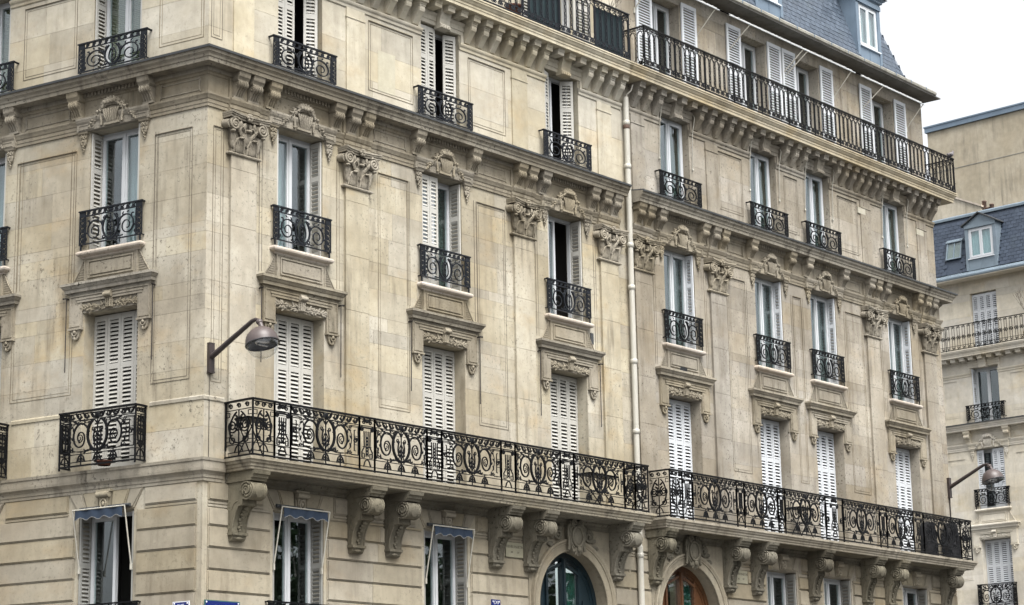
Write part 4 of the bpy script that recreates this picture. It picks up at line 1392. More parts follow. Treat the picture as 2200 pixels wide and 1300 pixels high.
PANELS = {'main': panel_main, 'slim': panel_slim, 'end': panel_end}
def balcony_rail(par, fr, segs, y, z, h, mat, back_l, back_r):
    """segs: list of (x0, x1, kind); back_* = depth of the returns to the wall"""
    f_ = MB()
    x0, x1 = segs[0][0], segs[-1][1]
    f_.box(x0 - 0.02, x1 + 0.02, -0.028, 0.028, h - 0.02, h + 0.008)
    f_.box(x0, x1, -0.014, 0.014, 0.0, 0.025)
    f_.box(x0, x1, -0.010, 0.010, h - 0.05, h - 0.035)
    for i, sg in enumerate(segs):
        for x in (sg[0], sg[1]):
            f_.box(x - 0.012, x + 0.012, -0.012, 0.012, -0.04, h)
    for x, bk in ((x0, back_l), (x1, back_r)):
        if bk:
            f_.box(x - 0.028, x + 0.028, 0.028, bk, h - 0.02, h + 0.008)
            f_.box(x - 0.014, x + 0.014, 0.014, bk, 0.0, 0.025)
            f_.box(x - 0.012, x + 0.012, bk - 0.03, bk - 0.006, 0.0, h)
    o = put(f_, 'balcony_railing', mat, par, fr, 0, y, z)
    for a, b, kind in segs:
        wd = round(b - a, 2)
        me = cached(('panel_' + kind, wd, h), lambda: PANELS[kind](wd, h))
        sub(me, 'scrollwork_panel', mat, o, x=(a + b) / 2)
    for x, bk in ((x0, back_l), (x1, back_r)):
        if bk:
            wd = round(bk - 0.03, 2)
            me = cached(('panel_end', wd, h), lambda: panel_end(wd, h))
            q = sub(me, 'scrollwork_panel', mat, o, x=x, y=bk / 2)
            q.rotation_euler = (0, 0, PI / 2)
    return o

def segs_from(xs, kinds):
    return [(xs[i], xs[i + 1], kinds[i]) for i in range(len(kinds))]
xs1 = [0.45, 0.92, 1.28, 2.87, 3.235, 4.545, 4.92, 6.52, 6.91, 8.22, 8.62, 10.18, 10.52, 10.94]
k1 = ['end', 'slim', 'main', 'slim', 'main', 'slim', 'main', 'slim', 'main', 'slim', 'main', 'slim', 'end']
balcony_rail(corner, FA, segs_from(xs1, k1), -0.65, 6.885, 0.905, 'iron', 0.64, 0.64)
xs2 = [11.81, 12.23, 12.57, 14.16, 14.43, 15.71, 15.97, 17.60, 18.32, 19.90, 20.20, 21.43, 21.89, 23.67, 24.19]
k2 = ['end', 'slim', 'main', 'slim', 'main', 'slim', 'main', 'slim', 'main', 'slim', 'main', 'slim', 'main', 'end']
balcony_rail(second, FA, segs_from(xs2, k2), -0.55, 6.90, 0.93, 'iron', 0.54, 0.54)
for c in BC:
    balcony_rail(corner, FB, [(c - 0.80, c + 0.80, 'main')], -0.26, 6.905, 0.905, 'iron', 0.25, 0.25)
balcony_rail(far, FF, [(-0.49, 0.87, 'main')], -0.25, 7.06, 0.905, 'iron', 0.24, 0.24)

for par, fr, cols, mt in ((corner, FA, W, 'iron_grey'), (corner, FB, BC, 'iron_grey'), (second, FA, V, 'iron'), (far, FF, [0.19, 3.6], 'iron')):
    for c in cols:
        small_rail(par, fr, c, 10.675, 1.36, 0.585, -0.065, mt)
        small_rail(par, fr, c, 13.70, 1.51, 0.52, -0.12, mt)
for par, fr, cols in ((corner, FA, W[:2]), (corner, FB, BC), (second, FA, V[1:])):
    for c in cols:
        small_rail(par, fr, c, 4.105, 1.55, 0.58, -0.10, 'iron')

def arcade(L, h):
    """upper balcony guard: pairs of bars joined by round heads, twisted bars between"""
    s = MB()
    n = max(1, int(round(L / 0.185)))
    p = L / n
    zt, zb = h - 0.17, 0.17
    for i in range(n):
        cx = (i + 0.5) * p
        r = p * 0.34
        s.tube([(cx - r, 0, zt - 0.03)] + arc(cx, zt - 0.03, r, 0.10, 180, 0, 6) + [(cx + r, 0, zb + 0.03)] + [q for q in arc(cx, zb + 0.03, r, 0.08, 0, -180, 6)], 0.0085, 4, closed=True)
        tx = (i) * p
        pts = []
        for k in range(15):
            pts.append((tx + 0.007 * math.sin(k * 2.1), 0.007 * math.cos(k * 2.1), zb - 0.02 + (zt - zb + 0.04) * k / 14))
        s.tube(pts, 0.0075, 4)
        s.tube([(tx - p * 0.16, 0, zt - 0.05), (tx + p * 0.16, 0, zt - 0.05)], 0.0075, 4)
        s.tube([(tx - p * 0.16, 0, zb + 0.05), (tx + p * 0.16, 0, zb + 0.05)], 0.0075, 4)
        s.tube(bez((tx, zt + 0.01), (tx + p * 0.1, zt + 0.08), (tx + p * 0.4, zt + 0.03), (cx, h - 0.03), 6), 0.0075, 4)
        s.tube(bez((tx, zt + 0.01), (tx - p * 0.1, zt + 0.08), (tx - p * 0.4, zt + 0.03), (cx - p, h - 0.03), 6) if i else [(tx, 0, zt), (tx, 0, h)], 0.0075, 4)
        s.tube(spiral(tx + p * 0.23, h - 0.055, 0.03, 1.2, 0, 1, 0.3, 8), 0.0075, 4)
        s.tube(spiral(tx - p * 0.23 + p, h - 0.055, 0.03, 1.2, PI, -1, 0.3, 8), 0.0075, 4)
        for sx in (-1, 1):
            s.tube(spiral(cx + sx * p * 0.24, 0.085, 0.042, 1.3, PI / 2, sx, 0.25, 10), 0.009, 4)
            leafy(s, cx, 0.05, 0, R(90 - sx * 35), 0.09, 0.02, 0.01)
    return s

def top_rail(par, fr, x0, x1, y, z, h, mat, back_l=0.0, back_r=0.0, fn=arcade, step=1.11):
    f_ = MB()
    f_.box(x0 - 0.02, x1 + 0.02, -0.024, 0.024, h - 0.012, h + 0.012)
    f_.box(x0, x1, -0.012, 0.012, 0.0, 0.025)
    f_.box(x0, x1, -0.008, 0.008, 0.135, 0.15)
    n = max(1, int(round((x1 - x0) / step)))
    d = (x1 - x0) / n
    for i in range(n + 1):
        x = x0 + d * i
        f_.box(x - 0.011, x + 0.011, -0.011, 0.011, -0.03, h)
    for x, bk in ((x0, back_l), (x1, back_r)):
        if bk:
            f_.box(x - 0.024, x + 0.024, 0.024, bk, h - 0.012, h + 0.012)
            f_.box(x - 0.012, x + 0.012, 0.012, bk, 0.0, 0.025)
    o = put(f_, 'balcony_railing', mat, par, fr, 0, y, z)
    dd = round(d, 3)
    me = cached(('arcade_' + fn.__name__, dd, h), lambda: fn(dd, h))
    for i in range(n):
        sub(me, 'scrollwork_panel', mat, o, x=x0 + d * i)
    for x, bk in ((x0, back_l), (x1, back_r)):
        if bk:
            me2 = cached(('arcade_' + fn.__name__, round(bk, 2), h), lambda: fn(round(bk, 2), h))
            q = sub(me2, 'scrollwork_panel', mat, o, x=x)
            q.rotation_euler = (0, 0, PI / 2)
    return o
top_rail(corner, FA, -0.36, 11.06, -0.455, 16.19, 0.98, 'iron_grey', 0, 0.57)
top_rail(second, FA, 11.56, 24.72, -0.47, 16.19, 0.87, 'iron', 0.58, 2.4)

def rosettes(L, h):
    s = MB()
    n = max(1, int(round(L / 0.20)))
    p = L / n
    for i in range(n):
        cx = (i + 0.5) * p
        for sx in (-1, 1):
            x = cx + sx * p * 0.22
            s.tube([(x, 0, 0.10), (x, 0, h - 0.10)], 0.009, 4)
            s.tube(spiral(cx + sx * p * 0.2, h - 0.065, 0.042, 1.2, PI / 2, sx, 0.3, 9), 0.010, 4)
            s.tube(spiral(cx + sx * p * 0.2, 0.075, 0.042, 1.2, -PI / 2, -sx, 0.3, 9), 0.010, 4)
        s.tube(arc(cx, h * 0.5, p * 0.36, 0.06, 0, 360, 8)[:-1], 0.013, 4, closed=True)
        s.ell((cx, 0, h * 0.5), (0.03, 0.014, 0.04), 6, 4)
    return s
top_rail(far, FF, -6.0, 9.0, -0.45, 16.19, 0.87, 'iron', fn=rosettes, step=1.6)

# ------------------------------------------------------------------ shutters, windows, rooms, curtains
def shutter_cols(x0, ncol, cw, z0, z1, rails, y, stile=0.052, pitch=0.066):
    """frame and slats of a louvred leaf made of ncol narrow columns"""
    f_ = MB(); s = MB()
    y0, y1 = y - 0.016, y + 0.016
    for c in range(ncol):
        a = x0 + c * cw
        f_.box(a + 0.003, a + stile, y0, y1, z0, z1)
        f_.box(a + cw - stile, a + cw - 0.003, y0, y1, z0, z1)
        zs = [z0] + list(rails) + [z1]
        for k, zr in enumerate(zs):
            if k == 0: p, q = z0, z0 + 0.10
            elif k == len(zs) - 1: p, q = z1 - 0.09, z1
            else: p, q = zr - 0.045, zr + 0.045
            f_.box(a + stile, a + cw - stile, y0, y1, p, q)
        bounds = [z0 + 0.10] + [v for zr in rails for v in (zr - 0.045, zr + 0.045)] + [z1 - 0.09]
        for k in range(0, len(bounds), 2):
            p, q = bounds[k], bounds[k + 1]
            n = max(1, int((q - p) / pitch))
            for i in range(n):
                zc = p + (q - p) * (i + 0.5) / n
                s.add([(a + stile - 0.004, y0 + 0.002, zc - 0.022), (a + cw - stile + 0.004, y0 + 0.002, zc - 0.022), (a + cw - stile + 0.004, y1 - 0.002, zc + 0.0165), (a + stile - 0.004, y1 - 0.002, zc + 0.0165),
                       (a + stile - 0.004, y0 + 0.002, zc - 0.0135), (a + cw - stile + 0.004, y0 + 0.002, zc - 0.0135), (a + cw - stile + 0.004, y1 - 0.002, zc + 0.025), (a + stile - 0.004, y1 - 0.002, zc + 0.025)],
                      [(0, 1, 5, 4), (1, 2, 6, 5), (2, 3, 7, 6), (3, 0, 4, 7), (4, 5, 6, 7), (3, 2, 1, 0)])
    return f_, s

def shutter(par, fr, key, args, mat, x, y=0.0, z=0.0, rz=0.0):
    if key not in CACHE:
        f_, s = shutter_cols(*args)
        CACHE[key] = (f_.mesh('shutter'), s.mesh('slats'))
    a, b = CACHE[key]
    o = put(a, 'shutter', mat, par, fr, x, y, z, rz=rz)
    sub(b, 'slats', mat, o, kind='stuff')
    return o

def window(par, fr, c, z0, z1, half, y=0.30, mat='frame', open_=0, curtain=None, cover=(0.0, 1.0), transom=False, fw=0.055, sash=0.055, blind=False):
    """casement: frame with two sashes, a pane in each, dark room behind and perhaps a curtain"""
    f_ = MB()
    f_.frame(-half, half, z0, z1, fw, y - 0.03, y + 0.05)
    pan = []
    for sx in (-1, 1):
        if open_ == sx or open_ == 2:
            continue
        a, b = sorted((sx * 0.004, sx * (half - fw)))
        f_.frame(a, b, z0 + fw, z1 - fw, sash, y - 0.045, y + 0.02)
        if transom:
            f_.box(a + sash, b - sash, y - 0.03, y + 0.01, z0 + (z1 - z0) * 0.36, z0 + (z1 - z0) * 0.36 + 0.035)
        pan.append((a + sash, b - sash))
    if open_ != 2 and len(pan) == 2:
        f_.box(-0.022, 0.022, y - 0.06, y - 0.03, z0 + fw, z1 - fw)
    o = put(f_, 'window', mat, par, fr, c)
    for a, b in pan:
        sub(MB().box(a - 0.004, b + 0.004, y - 0.014, y - 0.006, z0 + fw + sash - 0.004, z1 - fw - sash + 0.004), 'pane', 'glass', o)
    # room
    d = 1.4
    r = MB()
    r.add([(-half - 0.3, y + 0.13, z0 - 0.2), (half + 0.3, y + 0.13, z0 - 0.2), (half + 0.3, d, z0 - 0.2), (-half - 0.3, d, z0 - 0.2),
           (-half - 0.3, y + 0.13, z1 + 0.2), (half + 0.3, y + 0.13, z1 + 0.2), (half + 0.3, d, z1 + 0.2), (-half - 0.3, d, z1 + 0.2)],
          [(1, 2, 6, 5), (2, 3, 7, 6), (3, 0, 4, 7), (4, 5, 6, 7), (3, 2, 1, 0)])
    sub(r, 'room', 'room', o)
    if curtain:
        cm = MB()
        x0 = -half + 2 * half * cover[0]; x1 = -half + 2 * half * cover[1]
        n = max(4, int((x1 - x0) / 0.025))
        vs = []
        for k in range(n + 1):
            xx = x0 + (x1 - x0) * k / n
            yy = y + 0.09 + 0.018 * math.sin(k * 1.35) + 0.006 * math.sin(k * 0.51)
            vs += [(xx, yy, z0), (xx, yy + 0.01, z1)]
        cm.add(vs, [(2 * k, 2 * k + 2, 2 * k + 3, 2 * k + 1) for k in range(n)], True)
        sub(cm, 'curtain', curtain, o)
    if blind:
        bm_ = MB()
        nb = int((z1 - z0) / 0.035)
        for k in range(nb):
            zz = z0 + (z1 - z0) * k / nb
            bm_.box(-half + 0.06, half - 0.06, y + 0.055, y + 0.075, zz, zz + 0.022)
        sub(bm_, 'blind', 'blind', o, kind='stuff')
    return o

def f2_window(par, fr, c, mat):
    for k, x0 in enumerate((-0.58, 0.0)):
        shutter(par, fr, ('shutter_f2', k), (x0, 2, 0.29, 6.90, 9.50, (7.75, 8.62), 0.27), mat, c)
    r = MB()
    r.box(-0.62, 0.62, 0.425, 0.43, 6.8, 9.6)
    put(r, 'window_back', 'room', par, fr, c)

def perp_leaf(par, fr, c, side, half, z0, z1, mat, depth=0.27):
    """leaf folded back into the reveal; side +1 = right reveal"""
    key = ('shutter_perp', round(z1 - z0, 2), round(z0, 2), depth)
    rails = (z0 + (z1 - z0) * 0.36, z0 + (z1 - z0) * 0.68)
    xx = c + side * (half - 0.028)
    return shutter(par, fr, key, (0.0, 1, depth, z0 + 0.03, z1 - 0.03, rails, 0.0), mat, xx, 0.012, 0, rz=PI / 2)

def front_leaf(par, fr, c, x0, ncol, cw, z0, z1, y, mat, ang=0.0):
    key = ('shutter_front', ncol, cw, round(z0, 2), round(z1, 2))
    rails = (z0 + (z1 - z0) * 0.36, z0 + (z1 - z0) * 0.68)
    return shutter(par, fr, key, (0.0, ncol, cw, z0 + 0.03, z1 - 0.03, rails, 0.0), mat, c + x0, y, 0, rz=ang)

# second floor: all closed
for c in W: f2_window(corner, FA, c, 'shutter')
for c in BC: f2_window(corner, FB, c, 'shutter')
for c in V: f2_window(second, FA, c, 'shutter_white')
for c in (0.19, 3.6): f2_window(far, FF, c, 'shutter_white')
# third floor
H3 = 0.54
window(corner, FA, W[0], F3_BOT, F3_TOP, H3, curtain='curtain_white', cover=(0.0, 0.62))
perp_leaf(corner, FA, W[0], 1, H3, F3_BOT, F3_TOP, 'shutter'); perp_leaf(corner, FA, W[0], -1, H3, F3_BOT, F3_TOP, 'shutter')
window(corner, FA, W[1], F3_BOT, F3_TOP, H3, curtain='curtain', cover=(0.3, 1.0))
front_leaf(corner, FA, W[1], -0.54, 2, 0.235, F3_BOT, F3_TOP, 0.05, 'shutter'); perp_leaf(corner, FA, W[1], 1, H3, F3_BOT, F3_TOP, 'shutter')
window(corner, FA, W[2], F3_BOT, F3_TOP, H3, open_=1)
perp_leaf(corner, FA, W[2], 1, H3, F3_BOT, F3_TOP, 'shutter'); perp_leaf(corner, FA, W[2], -1, H3, F3_BOT, F3_TOP, 'shutter')
for c in BC:
    window(corner, FB, c, F3_BOT, F3_TOP, H3, curtain='curtain_white', cover=(0.45, 0.75))
    perp_leaf(corner, FB, c, 1, H3, F3_BOT, F3_TOP, 'shutter'); perp_leaf(corner, FB, c, -1, H3, F3_BOT, F3_TOP, 'shutter')
for i, c in enumerate(V):
    window(second, FA, c, F3_BOT, F3_TOP, H3, y=0.24, curtain='curtain', cover=(0.05, 0.95))
    perp_leaf(second, FA, c, 1, H3, F3_BOT, F3_TOP, 'shutter_white', depth=0.20)
    if i == 3: perp_leaf(second, FA, c, -1, H3, F3_BOT, F3_TOP, 'shutter_white', depth=0.20)
window(far, FF, 0.19, F3_BOT, F3_TOP, H3)
front_leaf(far, FF, 0.19, 0.07, 2, 0.235, F3_BOT, F3_TOP, 0.05, 'shutter_white'); front_leaf(far, FF, 0.19, -0.54, 1, 0.26, F3_BOT, F3_TOP, 0.06, 'shutter_white')
window(far, FF, 3.6, F3_BOT, F3_TOP, H3)
# fourth floor
H4 = 0.53
window(corner, FA, W[0], F4_BOT, F4_TOP, H4, open_=2)
front_leaf(corner, FA, W[0], -0.53, 2, 0.235, F4_BOT, F4_TOP, 0.10, 'shutter'); front_leaf(corner, FA, W[0], 0.26, 1, 0.255, F4_BOT, F4_TOP, 0.20, 'shutter', ang=-0.55)
window(corner, FA, W[1], F4_BOT, F4_TOP, H4, open_=2)
front_leaf(corner, FA, W[1], -0.53, 2, 0.22, F4_BOT, F4_TOP, 0.06, 'shutter'); front_leaf(corner, FA, W[1], 0.24, 1, 0.275, F4_BOT, F4_TOP, 0.16, 'shutter', ang=-0.35)
window(corner, FA, W[2], F4_BOT, F4_TOP, H4, open_=1)
front_leaf(corner, FA, W[2], -0.53, 1, 0.22, F4_BOT, F4_TOP, 0.02, 'shutter', ang=0.3); front_leaf(corner, FA, W[2], 0.24, 1, 0.27, F4_BOT, F4_TOP, 0.24, 'shutter', ang=-0.8)
for c in BC:
    window(corner, FB, c, F4_BOT, F4_TOP, H4, blind=True)
    perp_leaf(corner, FB, c, 1, H4, F4_BOT, F4_TOP, 'shutter'); perp_leaf(corner, FB, c, -1, H4, F4_BOT, F4_TOP, 'shutter')
for c in V:
    window(second, FA, c, F4_BOT, F4_TOP, H4, y=0.20, curtain='curtain', cover=(0.1, 0.9), mat='shutter_white')
window(far, FF, 0.19, F4_BOT, F4_TOP, H4)
perp_leaf(far, FF, 0.19, -1, H4, F4_BOT, F4_TOP, 'shutter_white'); window(far, FF, 3.6, F4_BOT, F4_TOP, H4)
# first floor
for par, fr, cols in ((corner, FA, W[:2]), (corner, FB, BC), (second, FA, V[1:])):
    for c in cols:
        window(par, fr, c, 3.6, F1_TOP, 0.58, curtain='curtain_green' if par is second else None, cover=(0.0, 0.55) if par is second else (0, 1), open_=1 if fr is FB else 0)
        perp_leaf(par, fr, c, 1, 0.58, 3.6, F1_TOP, 'shutter_dark'); perp_leaf(par, fr, c, -1, 0.58, 3.6, F1_TOP, 'shutter_dark')
for c in (0.19, 3.6):
    window(far, FF, c, 3.6, F1_TOP, 0.58)
# attic floor
def attic_window(par, fr, c, mat, closed=False):
    window(par, fr, c, 16.17, 18.24, 0.52, y=0.42, curtain='curtain', cover=(0.2, 0.6), mat='shutter_white', transom=False)
    if closed:
        front_leaf(par, fr, c, -0.51, 2, 0.255, 16.2, 18.24, 0.25, mat); front_leaf(par, fr, c, 0.0, 2, 0.255, 16.2, 18.24, 0.25, mat)
    else:
        key = ('shutter_attic',)
        for x0 in (-1.11, 0.545):
            shutter(par, fr, key, (0.0, 1, 0.565, 16.22, 18.33, (17.2,), 0.0, 0.075, 0.06), mat, c + x0, 0.085)
for c in W: attic_window(corner, FA, c, 'shutter')
for c in V: attic_window(second, FA, c, 'shutter_white')
attic_window(far, FF, 0.27, 'shutter_white', True); attic_window(far, FF, 3.7, 'shutter_white', True)

# ------------------------------------------------------------------ doors
def door(par, c, mat, curtain):
    o_y = 0.24
    n = 20
    r0 = 1.03; zc = 5.03
    f_ = MB()
    # arched leaf frame: outer band, centre mullion, two glazed lights with raised borders
    def band(ra, rb, y0, y1):
        vs = []
        for r in (ra, rb):
            pts = [(-r, 0.0)] + [(-r * math.cos(PI * i / n), r * math.sin(PI * i / n) + zc) for i in range(n + 1)] + [(r, 0.0)]
            vs.append(pts)
        k = len(vs[0])
        V_ = [(x, y, z) for y in (y0, y1) for pts in vs for x, z in pts]
        F_ = []
        for i in range(k - 1):
            F_ += [(i, i + 1, k + i + 1, k + i), (2 * k + i, 2 * k + i + 1, 3 * k + i + 1, 3 * k + i), (k + i, k + i + 1, 3 * k + i + 1, 3 * k + i)]
        f_.add(V_, F_)
    band(1.05, 0.93, o_y - 0.02, o_y + 0.06)
    band(0.93, 0.86, o_y + 0.0, o_y + 0.06)
    f_.box(-0.055, 0.055, o_y - 0.05, o_y + 0.06, 0.0, zc + 0.92)
    f_.box(-0.03, 0.03, o_y - 0.07, o_y - 0.05, 0.0, zc + 0.9)
    for sx in (-1, 1):
        # solid side panel and inner light border
        zt = zc + math.sqrt(0.86 ** 2 - 0.50 ** 2)
        a, b = sorted((sx * 0.46, sx * 0.52))
        f_.box(a, b, o_y - 0.03, o_y + 0.05, 0.0, zt + 0.06)
        pts = [(sx * 0.52, 0.0)] + [(sx * (0.52 + 0.37 * t), zc + math.sqrt(max(0.0, 0.90 ** 2 - (0.52 + 0.37 * t) ** 2))) for t in [i / 6 for i in range(7)]] + [(sx * 0.89, 0.0)]
        f_.poly_y(pts, o_y + 0.01, o_y + 0.05)
        f_.box(min(sx * 0.60, sx * 0.78), max(sx * 0.60, sx * 0.78), o_y - 0.01, o_y + 0.01, 0.5, zc + 0.15)
        pts = [(sx * 0.06, zc + 0.88)] + [(sx * (0.06 + 0.4 * t), zc + math.sqrt(0.86 ** 2 - (0.06 + 0.4 * t) ** 2) - 0.02) for t in (0.3, 0.6, 1.0)]
        f_.tube([(x, o_y - 0.01, z - 0.06) for x, z in pts], 0.04, 4)
    o = put(f_, 'entrance_door', mat, par, FA, c)
    for sx in (-1, 1):
        a, b = sorted((sx * 0.05, sx * 0.47))
        vs = [(a, 0.3), (b, 0.3)] + [(b, zc + math.sqrt(0.86 ** 2 - b * b)), (a, zc + math.sqrt(0.86 ** 2 - a * a))]
        sub(MB().poly_y(vs, o_y + 0.02, o_y + 0.028), 'pane', 'glass', o)
    sub(MB().box(-1.0, 1.0, 1.2, 1.25, 0, 6.2), 'hall', 'room', o)
    if curtain:
        cm = MB(); vs = []
        for k in range(19):
            xx = 0.05 + 0.42 * k / 18
            vs += [(xx, o_y + 0.07 + 0.02 * math.sin(k * 1.6), 0.3), (xx, o_y + 0.07 + 0.02 * math.sin(k * 1.6), 5.7)]
        cm.add(vs, [(2 * k, 2 * k + 2, 2 * k + 3, 2 * k + 1) for k in range(18)], True)
        sub(cm, 'curtain', curtain, o)
door(corner, 9.31, 'door_blue', 'curtain_green')
door(second, 13.13, 'door_wood', 'curtain_green')

# ------------------------------------------------------------------ roof of the second house and of the far house
def mansard(par, fr, x0, x1, zb, yb, zt, slope, hip_r, dorms, eave_y, eave_z, eave_x1, zmat, gut):
    # eave: soffit boards, gutter and low zinc apron
    mb = MB()
    ex0, ex1 = x0, eave_x1
    mb.add([(ex0, eave_y, eave_z), (ex1, eave_y, eave_z), (ex1, 1.5, eave_z + 0.02), (ex0, 1.5, eave_z + 0.02), (ex0, eave_y, eave_z + 0.03), (ex1, eave_y, eave_z + 0.03), (ex1, 1.5, eave_z + 0.06), (ex0, 1.5, eave_z + 0.06)],
           [(0, 1, 5, 4), (1, 2, 6, 5), (2, 3, 7, 6), (3, 0, 4, 7), (4, 5, 6, 7), (3, 2, 1, 0)])
    put(mb, 'eave_soffit', 'soffit' if par is not far else 'far', par, fr)
    g = MB()
    gx1 = ex1 - (0.25 if par is second else 0.0)
    pr = [(eave_y + 0.0, eave_z + 0.03), (eave_y - 0.03, eave_z + 0.05), (eave_y - 0.035, eave_z + 0.10), (eave_y - 0.02, eave_z + 0.13), (eave_y + 0.02, eave_z + 0.13), (eave_y + 0.10, eave_z + 0.10), (eave_y + 0.12, eave_z + 0.03)]
    g.poly_x(pr, ex0, gx1)
    go = put(g, 'gutter', gut, par, fr)
    c = MB()
    n = int((gx1 - ex0) / 0.75)
    for i in range(n):
        x = ex0 + 0.3 + i * 0.75
        c.poly_x([(y - 0.008 if y < eave_y + 0.01 else y, z + 0.008) for y, z in pr], x - 0.012, x + 0.012)
    sub(c, 'gutter_clips', zmat, go, kind='stuff')
    ap = MB()
    ap.add([(ex0, eave_y + 0.05, eave_z + 0.11), (gx1, eave_y + 0.05, eave_z + 0.11), (gx1, yb + 0.1, zb + 0.03), (ex0, yb + 0.1, zb + 0.03)], [(0, 1, 2, 3)])
    put(ap, 'zinc_apron', zmat, par, fr)
    # roof deck just behind the slates
    H = zt - zb
    y1 = yb + slope * H
    hx = slope * H if hip_r else 0.0
    dk = MB()
    dk.add([(x0, yb + 0.015, zb), (x1, yb + 0.015, zb), (x1 - hx, y1 + 0.015, zt), (x0, y1 + 0.015, zt), (x1, 8.0, zb), (x1 - hx, 8.0, zt), (x0, 8.0, zt)],
           [(0, 1, 2, 3), (1, 4, 5, 2), (3, 2, 5, 6)])
    sm_ = 'slate_far' if par is far else 'slate'
    rf = put(dk, 'mansard_roof', sm_, par, fr)
    # slates: real overlapping pieces, too small to pick apart
    s = MB()
    rnd = random.Random(4)
    ch, cw = 0.135, 0.215
    rows = int(H / ch)
    def tile(p, u, v, nrm, wd, ht, th):
        q = [p, p + u * wd, p + u * wd + v * ht, p + v * ht]
        vs = [q[0] + nrm * th, q[1] + nrm * th, q[2] + nrm * 0.004, q[3] + nrm * 0.004, q[0], q[1]]
        s.add([tuple(t) for t in vs], [(0, 1, 2, 3), (4, 5, 1, 0)])
    vdir = Vector((0, slope, 1)).normalized(); nd = Vector((0, -1, slope)).normalized()
    for r in range(rows):
        z = zb + r * ch
        off = cw / 2 if r % 2 else 0.0
        x = x0 + off - cw
        xr = x1 - (slope * (z - zb) if hip_r else 0)
        while x < xr - 0.02:
            wd = min(cw - 0.014, xr - x)
            skip = any(d0 < x + wd / 2 < d1 and z < dz1 for d0, d1, dz1 in dorms)
            if x >= x0 - cw and not skip and wd > 0.03:
                tile(Vector((x, yb + slope * (z - zb), z)), Vector((1, 0, 0)), vdir, nd, wd, ch * 1.12, rnd.uniform(0.008, 0.014))
            x += cw
    if hip_r:
        v2 = Vector((-slope, 0, 1)).normalized(); n2 = Vector((1, 0, slope)).normalized()
        for r in range(rows):
            z = zb + r * ch
            y = yb + slope * (z - zb) + (cw / 2 if r % 2 else 0)
            while y < 5.0:
                tile(Vector((x1 - slope * (z - zb), y, z)), Vector((0, 1, 0)), v2, n2, cw - 0.008, ch * 1.12, rnd.uniform(0.012, 0.020))
                y += cw
    sub(s, 'slates', sm_, rf, kind='stuff')
    return rf

mansard(second, FA, X1 + 0.02, X2 - 0.35, 19.13, 0.30, 22.4, 0.33, True, [(17.15, 18.3, 20.9), (21.75, 22.9, 20.9)], -0.35, 18.62, 24.50, 'zinc', 'gutter')
mansard(corner, FA, 0.4, X1 - 0.05, 19.13, 0.40, 22.2, 0.33, False, [], -0.25, 18.72, X1 - 0.02, 'zinc', 'gutter')
mansard(far, FF, -6.0, 9.0, 19.05, 0.0, 21.20, 0.28, False, [(-0.25, 1.05, 20.6), (-1.15, -0.45, 20.2)], -0.38, 18.72, 9.0, 'zinc_far', 'zinc_far')

